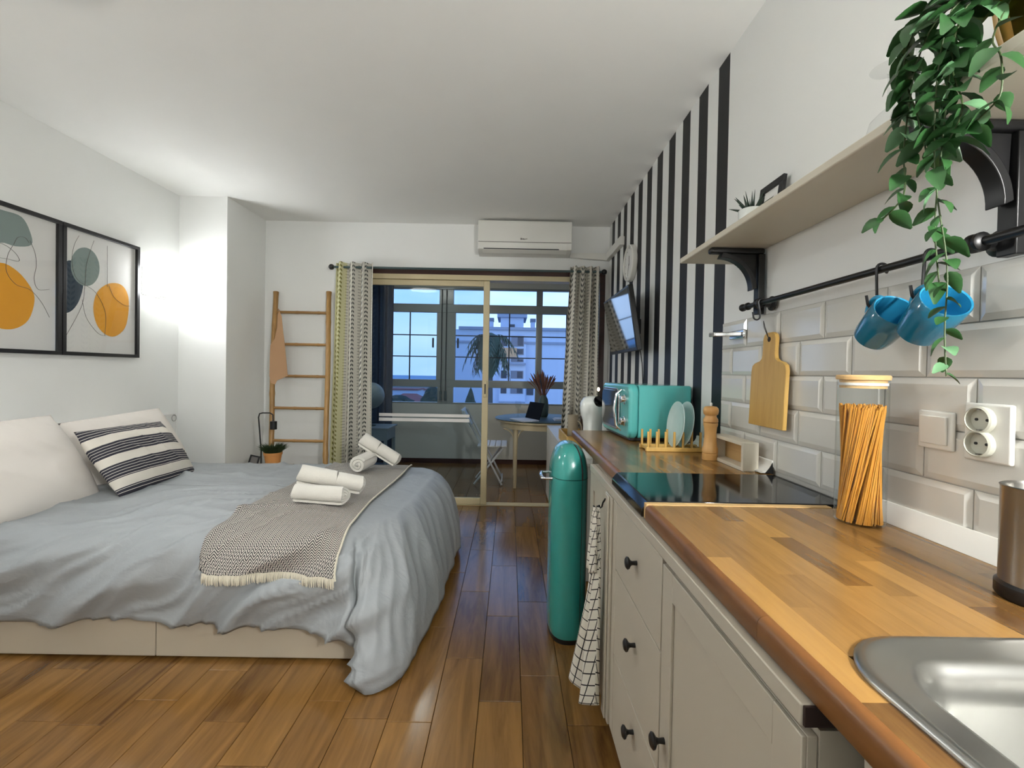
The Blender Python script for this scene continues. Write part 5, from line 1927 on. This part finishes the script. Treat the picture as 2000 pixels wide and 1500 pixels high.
obj('strap', MB().tube([pts[0] + Vector((0, 0.002, 0)), pts[0] + Vector((-0.01, 0.0, 0.014)), pts[0] + Vector((-0.03, 0.03, 0.018)), pts[0] + Vector((-0.02, 0.055, 0.0))], 0.004, 6), M['apron'], ap)

# ------------------------------------------------------------------ bedside table
NZ = 0.44
ns = thing('bedside_table', 'white bedside table hidden behind the bed near the ladder', 'table', (-1.95, 3.58, 0))
obj('top', MB().box(-2.16, -1.76, 3.455, 3.70, NZ - 0.02, NZ), M['white'], ns, bevel=0.003)
for x in (-2.14, -1.78):
    for y in (3.475, 3.68):
        obj('leg', MB().box(x - 0.014, x + 0.014, y - 0.014, y + 0.014, 0.0005, NZ - 0.0205), M['white'], ns)
dl = thing('desk_lamp', 'thin black arched lamp with small black shade beside the ladder', 'lamp', (-2.0, 3.60, NZ))
l0 = up(510, 880, 1, 3.60)
lt_ = up(505, 815, 1, 3.60)
pth = [(l0.x, 3.60, NZ + 0.012), l0, lt_, up(507, 808, 1, 3.60), up(513, 806.5, 1, 3.60), up(527, 806.5, 1, 3.60), up(533, 810, 1, 3.60), up(533.5, 824, 1, 3.60)]
obj('arm', MB().tube(pth, 0.0055, 8), M['black_metal'], dl)
obj('base', MB().lathe([(0.05, 0.0005), (0.05, 0.010), (0.008, 0.013)], (l0.x, 3.60, NZ), 28), M['black_metal'], dl)
s0 = up(534, 838.5, 1, 3.60)
s1 = up(534, 823, 1, 3.60)
obj('shade', MB().lathe([(0.026, 0.0), (0.026, (s1 - s0).length), (0.008, (s1 - s0).length + 0.004)], s0, 24), M['black_metal'], dl)
hx_, hy_ = -1.875, 3.585
hb = thing('potted_herb', 'bushy dark green herb in a terracotta pot by the ladder', 'plant', (hx_, hy_, NZ))
obj('pot', MB().lathe([(0.05, 0.0005), (0.064, 0.09), (0.068, 0.093), (0.069, 0.112), (0.064, 0.112), (0.062, 0.1)], (hx_, hy_, NZ), 30), M['terracotta'], hb)
fo = MB()
for i in range(520):
    a = random.random() * 2 * pi
    el = random.random()
    r0 = 0.05 * sqrt(random.random())
    p = Vector((hx_ + r0 * cos(a), hy_ + r0 * sin(a), NZ + 0.10))
    d = Vector((cos(a) * (0.25 + 0.9 * r0 / 0.05), sin(a) * (0.25 + 0.9 * r0 / 0.05), 1.0 + el)).normalized()
    L_ = 0.05 + 0.055 * random.random()
    sd = d.orthogonal().normalized() * 0.0016
    q1 = p + d * L_ * 0.6
    q2 = p + d * L_ + Vector((cos(a), sin(a), -0.3)) * 0.018
    n0 = len(fo.v)
    fo.v += [tuple(p - sd), tuple(p + sd), tuple(q1 + sd), tuple(q1 - sd), tuple(q2)]
    fo.f += [(n0, n0 + 1, n0 + 2, n0 + 3), (n0 + 3, n0 + 2, n0 + 4)]
tag(obj('foliage', fo, M['grassy'], hb, smooth=False), kind='stuff')
pf2 = thing('photo_frame', 'tiny dark photo frame leaning beside the terracotta pot', 'picture', (-1.99, 3.52, NZ))
small_frame(pf2, (-2.035, 3.505, NZ + 0.0005), (0.98, 0.0, -0.2), (0.19, 0.20, 0.96), (0.04, -0.97, 0.2), 0.075, 0.105, 0.010, 0.01, 'black_frame', 'ink')

# ------------------------------------------------------------------ balcony furniture
tb = thing('round_table', 'cream round table with carved brackets and glass top on the balcony', 'table', (0.36, 5.03, 0))
tx, ty = 0.36, 5.03
obj('glass_top', MB().lathe([(0.515, 0.712), (0.52, 0.716), (0.515, 0.720), (0.001, 0.720)], (tx, ty, 0), 64), M['vase_grey'], tb)
obj('table_top', MB().lathe([(0.50, 0.688), (0.508, 0.692), (0.508, 0.706), (0.50, 0.7115)], (tx, ty, 0), 64), M['cream_wood'], tb)
obj('apron_ring', MB().lathe([(0.46, 0.625), (0.46, 0.6875), (0.44, 0.6875), (0.44, 0.625), (0.46, 0.625)], (tx, ty, 0), 64, cap0=False, cap1=False), M['cream_wood'], tb)
for sx2 in (-1, 1):
    for sy2 in (-1, 1):
        lx, ly = tx + sx2 * 0.29, ty + sy2 * 0.29
        lg_ = obj('leg', MB().lathe([(0.016, 0.0005), (0.018, 0.06), (0.021, 0.35), (0.026, 0.60), (0.027, 0.6875)], (lx, ly, 0), 14), M['cream_wood'], tb)
        for dx_ in (-1, 1):
            br = [Vector((lx + dx_ * (0.018 + 0.11 * (1 - cos(a))), ly, 0.50 + 0.125 * sin(a))) for a in [pi / 2 * q / 8 for q in range(9)]]
            obj('carved_bracket', MB().tube(br, 0.007, 8), M['cream_wood'], lg_)

fc_ = thing('folding_chair', 'white folding chair with crossed legs beside the round table', 'chair', (-0.25, 5.0, 0))
for yy in (4.83, 5.17):
    obj('leg', MB().tube([(-0.49, yy, 0.80), (-0.07, yy, 0.008)], 0.011, 8), M['chair_white'], fc_)
    obj('leg', MB().tube([(-0.05, yy + 0.024 * (1 if yy < 5 else -1), 0.415), (-0.37, yy + 0.024 * (1 if yy < 5 else -1), 0.008)], 0.011, 8), M['chair_white'], fc_)
for i in range(5):
    x0_ = -0.335 + i * 0.064
    obj('seat_slat', MB().box(x0_, x0_ + 0.058, 4.80, 5.20, 0.418, 0.434), M['chair_white'], fc_, bevel=0.004)
for i in range(2):
    zz = 0.63 + i * 0.10
    xx = lerp(-0.49, -0.07, (0.80 - zz) / 0.792) - 0.012
    obj('back_slat', MB().prism([(xx, 4.80, zz), (xx - 0.045, 4.80, zz + 0.085), (xx - 0.057, 4.80, zz + 0.08), (xx - 0.012, 4.80, zz - 0.005)], (0, 0.40, 0)), M['chair_white'], fc_, bevel=0.003)
obj('cross_bar', MB().tube([(-0.07, 4.83, 0.05), (-0.07, 5.17, 0.05)], 0.008, 8), M['chair_white'], fc_)

TZ = 0.7205
lp = thing('laptop', 'open laptop with black screen on the round table', 'laptop', (0.2, 4.75, TZ))
hA, hB = Vector((0.17, 4.86, TZ)), Vector((0.305, 4.61, TZ))
hd_ = (hB - hA).normalized()
fw_ = Vector((-0.87, -0.47, 0)).normalized()
obj('keyboard_base', MB().prism([hA + Vector((0, 0, 0.001)), hB + Vector((0, 0, 0.001)), hB + fw_ * 0.19 + Vector((0, 0, 0.001)), hA + fw_ * 0.19 + Vector((0, 0, 0.001))], (0, 0, 0.014)), M['bluepaper'], lp, bevel=0.002)
le = Vector((0.052, 0.055, 0.185))
obj('screen', MB().prism([hA + Vector((0, 0, 0.016)), hB + Vector((0, 0, 0.016)), hB + le, hA + le], Vector((0.006, 0.004, 0.0))), M['matte_black'], lp, bevel=0.001)
vz = thing('flower_vase', 'dark grey vase with dried grasses on the round table', 'vase', (0.385, 5.12, TZ))
vX, vY = 0.385, 5.12
obj('vase', MB().lathe([(0.045, 0.0005), (0.055, 0.02), (0.06, 0.12), (0.05, 0.20), (0.032, 0.235), (0.030, 0.25), (0.026, 0.25)], (vX, vY, TZ), 28), M['vase_grey'], vz)
for i in range(58):
    a = random.random() * 2 * pi
    sp3 = random.random() ** 0.7
    top = Vector((vX + 0.19 * sp3 * cos(a) - 0.02, vY + 0.14 * sp3 * sin(a), TZ + 0.48 + 0.08 * random.random() - 0.08 * sp3))
    b0 = Vector((vX + 0.012 * cos(a), vY + 0.012 * sin(a), TZ + 0.21))
    mid = b0.lerp(top, 0.55) + Vector((0, 0, 0.02))
    st_ = obj('dried_stem', MB().tube([b0, mid, top.lerp(mid, 0.35), top], [0.0022, 0.0032, 0.0075, 0.0015], 5), M['dried2'] if i % 9 == 0 else M['dried'], vz)
wg = thing('drinking_glass', 'clear wine glass standing on the round table behind the laptop', 'glass', (0.10, 5.2, TZ))
obj('foot', MB().lathe([(0.035, 0.0005), (0.034, 0.003), (0.004, 0.008), (0.004, 0.08)], (0.10, 5.2, TZ), 24, cap1=False), M['clear_glass'], wg)
obj('bowl', MB().lathe([(0.004, 0.08), (0.03, 0.10), (0.038, 0.13), (0.032, 0.17)], (0.10, 5.2, TZ), 24, cap0=False, cap1=False), M['clear_glass'], wg)
pb = thing('paper_stack', 'loose pale papers at the right of the round table', 'papers', (0.56, 4.86, TZ))
for i in range(3):
    obj('sheet', MB().box(0.47 + 0.01 * i, 0.70 + 0.012 * i, 4.70 + 0.012 * i, 4.92, TZ + 0.0008 + i * 0.006, TZ + 0.0048 + i * 0.006), M['bluepaper'], pb)

gt = thing('side_table', 'grey painted side table with drawer behind the glass door', 'table', (-1.62, 5.2, 0))
obj('top', MB().box(-1.93, -1.345, 5.0, 5.42, 0.555, 0.575), M['grey_lacquer'], gt, bevel=0.003)
obj('drawer_box', MB().box(-1.91, -1.365, 5.02, 5.40, 0.43, 0.5545), M['grey_lacquer'], gt, bevel=0.003)
for x in (-1.895, -1.38):
    for y in (5.035, 5.385):
        obj('leg', MB().box(x - 0.016, x + 0.016, y - 0.016, y + 0.016, 0.0005, 0.4295), M['grey_lacquer'], gt, bevel=0.002)
obj('lower_shelf', MB().box(-1.878, -1.397, 5.052, 5.368, 0.10, 0.118), M['grey_lacquer'], gt)
gl_ = thing('globe_lamp', 'pale unlit globe lamp on the grey side table', 'lamp', (-1.60, 5.2, 0.575))
obj('base', MB().lathe([(0.06, 0.0005), (0.06, 0.012), (0.012, 0.02), (0.012, 0.20)], (-1.60, 5.2, 0.575), 24), M['vase_grey'], gl_)
obj('globe', MB().ball((-1.60, 5.2, 0.925), 0.152, 28, 18), M['grey_lacquer'], gl_)


def dark_fn(u, v):
    x = lerp(-1.95, -1.535, u)
    return (x, 5.90 + 0.030 * sin(u * 2 * pi * 4.5), lerp(2.457, 0.02, v))


tag(obj('curtain', MB().grid(dark_fn, 90, 12), M['sage_curtain'], angle=180), 'dark blue curtain at the left of the balcony window', 'curtain')

# ------------------------------------------------------------------ outside
gz = -11.0
tag(obj('ground', MB().box(-400, 400, 7, 520, gz - 0.5, gz), M['ground']), 'hazy land between the houses and the sea', 'ground', kind='structure')
tag(obj('sea', MB().box(-3000, 3000, 520, 2900, -30.5, -30), M['sea']), 'calm blue sea up to the horizon', 'sea', kind='structure')
BY = 40.0


def bpx(x, y):
    return up(x, y, 1, BY)


ab = thing('apartment_building', 'white apartment block with roof tower seen through the balcony window', 'building', (1, BY + 5, gz))
zt = 4.95
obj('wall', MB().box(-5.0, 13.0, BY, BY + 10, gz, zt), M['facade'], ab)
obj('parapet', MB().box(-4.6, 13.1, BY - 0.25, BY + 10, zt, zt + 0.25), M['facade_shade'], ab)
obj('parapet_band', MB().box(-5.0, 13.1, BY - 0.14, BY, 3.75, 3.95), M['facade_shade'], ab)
bay = obj('bay', MB().box(-0.95, 1.35, BY - 0.5, BY - 0.001, gz, 3.7), M['facade'], ab)
for ya_, yb3 in ((657, 677), (681, 693), (701, 707), (724, 739), (757, 768), (786, 796), (812, 824)):
    za, zb = bpx(1000, yb3).z, bpx(1000, ya_).z
    wl = obj('window', MB().box(-0.80, -0.30, BY - 0.56, BY - 0.501, za, zb), M['far_glass'], ab)
    w2 = obj('window', MB().box(0.05, 1.15, BY - 0.56, BY - 0.501, za, zb), M['far_shutter'], ab)
    obj('pane', MB().box(0.62, 1.08, BY - 0.60, BY - 0.561, za + 0.06, zb - 0.06), M['far_glass'], w2)
obj('sun_blind', MB().box(-0.95, 0.55, BY - 0.9, BY - 0.62, 2.55, 3.35), M['far_awning'], ab)
for za in (1.9, 0.25, -1.5):
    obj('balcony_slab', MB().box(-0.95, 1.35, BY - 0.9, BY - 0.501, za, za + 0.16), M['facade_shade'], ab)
tw_ = obj('tower', MB().box(-0.95, 1.15, BY + 1.2, BY + 5, zt + 0.25, 6.2), M['facade'], ab)
obj('tower_roof', MB().box(-1.25, 1.45, BY + 0.8, BY + 5.4, 6.2, 6.5), M['facade_shade'], tw_)
obj('tower_window', MB().box(-0.15, 0.35, BY + 1.14, BY + 1.199, 5.25, 5.6), M['far_glass'], tw_)
for xc, hc in ((-1.85, 1.0), (2.05, 1.0)):
    c_ = obj('chimney', MB().box(xc - 0.2, xc + 0.2, BY + 2, BY + 2.6, zt + 0.25, zt + hc), M['facade'], ab)
    obj('chimney_cap', MB().box(xc - 0.25, xc + 0.25, BY + 1.9, BY + 2.7, zt + hc, zt + hc + 0.3), M['far_shutter'], c_)
for x, y in ((1035, 765), (1106, 772)):
    p = bpx(x, y)
    obj('window', MB().box(p.x - 0.3, p.x + 0.3, BY - 0.06, BY - 0.001, p.z - 0.3, p.z + 0.3), M['far_glass'], ab)

# palm
PY = 22.0
pc_ = up(957, 662, 1, PY)
pt = thing('palm_tree', 'tall palm tree with drooping fronds before the white block', 'tree', (pc_.x, PY, gz))
obj('trunk', MB().tube([(pc_.x + 0.12, PY, gz), (pc_.x + 0.1, PY, -4), (pc_.x, PY, pc_.z - 0.3)], [0.2, 0.16, 0.14], 10), M['bark'], pt)
obj('dead_frond_skirt', MB().lathe([(0.16, -1.9), (0.45, -1.3), (0.62, -0.5), (0.5, 0.1), (0.1, 0.3)], pc_, 14), M['palm'], pt)
for i in range(44):
    a = i * 2.39996
    up_ = 1.25 - (i % 11) / 10 * 1.9 + random.uniform(-0.2, 0.2)
    L_ = 0.95 + 0.55 * random.random()
    fr = MB()
    mid_pts = []
    for q in range(9):
        t = q / 8
        rr = L_ * (t - 0.18 * t * t * (1.2 - up_))
        zz = L_ * (up_ * 0.75 * t - (1.0 + 0.2 * up_) * t * t)
        mid_pts.append(Vector((pc_.x + rr * cos(a), PY + rr * sin(a), pc_.z + zz)))
    fr.tube(mid_pts, 0.018, 4)
    side = Vector((-sin(a), cos(a), 0))
    for q in range(1, 9):
        for s_ in (-1, 1):
            p = mid_pts[q]
            tip = p + side * s_ * 0.22 + (mid_pts[q] - mid_pts[q - 1]) * 0.8 + Vector((0, 0, -0.22))
            wv = (mid_pts[q] - mid_pts[q - 1]) * 0.33
            n0 = len(fr.v)
            fr.v += [tuple(p - wv), tuple(p + wv), tuple(tip)]
            fr.f.append((n0, n0 + 1, n0 + 2))
    obj('frond', fr, M['palm'], pt, smooth=False)


def bush(label, x, y, Y, rx, rz, conical=False):
    c = up(x, y, 1, Y)
    t = thing('tree', label, 'tree', (c.x, Y, gz), 'dark trees below the balcony')
    m_ = MB()
    rs_ = []
    for i in range(15):
        v = i / 14
        r_ = rx * (sin(pi * min(1, v * 0.96 + 0.02)) ** 0.6 if not conical else (1 - v) ** 0.8 * min(1, v * 9 + 0.2))
        ring = []
        for j in range(22):
            a = 2 * pi * j / 22
            k_ = 1 + 0.28 * noise.noise(Vector((cos(a) * 2.5 + x, sin(a) * 2.5, v * 7)))
            ring.append((c.x + r_ * k_ * cos(a), Y + r_ * k_ * sin(a), c.z - rz + 2 * rz * v))
        rs_.append(ring)
    obj('crown', m_.rings(rs_), M['far_green'], t, smooth=False)
    obj('trunk', MB().cyl((c.x, Y, gz), (c.x, Y, c.z - rz * 0.5), 0.12), M['bark'], t)


bush('dark conical tree before the white block', 919, 792, 16, 0.38, 0.66, True)
bush('dense dark tree left of the conical tree', 845, 788, 16, 0.42, 0.60)
bush('low dark tree beside the red tiled roof', 778, 790, 26, 0.95, 0.55)
hs = thing('house', 'low house with red tiled roof seen through the left pane', 'house', (-7.6, 34, gz))
ra = up(800, 772, 1, 34)
obj('walls', MB().box(-9.8, -5.6, 32.5, 37, gz, -1.75), M['facade'], hs)
obj('roof', MB().rings([[(-10.1, 32.2, -1.75), (-5.3, 32.2, -1.75), (-5.3, 37.3, -1.75), (-10.1, 37.3, -1.75)], [(-8.2, 34.6, -0.55), (-7.2, 34.6, -0.55), (-7.2, 34.9, -0.55), (-8.2, 34.9, -0.55)]]), M['roof_tile'], hs, smooth=False)
for i, (x, Yh, wv, hv) in enumerate(((786, 120, 4.0, 4.0), (815, 150, 5.0, 5.0))):
    c = up(x, 762, 1, Yh)
    t = thing('house', ('small white house near the shore, the left of two', 'small white house near the shore, the right of two')[i], 'house', (c.x, Yh, gz), 'houses near the shore')
    obj('walls', MB().box(c.x - wv, c.x + wv, Yh, Yh + 8, gz, c.z), M['facade'], t)
    obj('roof', MB().box(c.x - wv - 0.3, c.x + wv + 0.3, Yh - 0.3, Yh + 8.3, c.z, c.z + 0.4), M['roof_tile'], t)
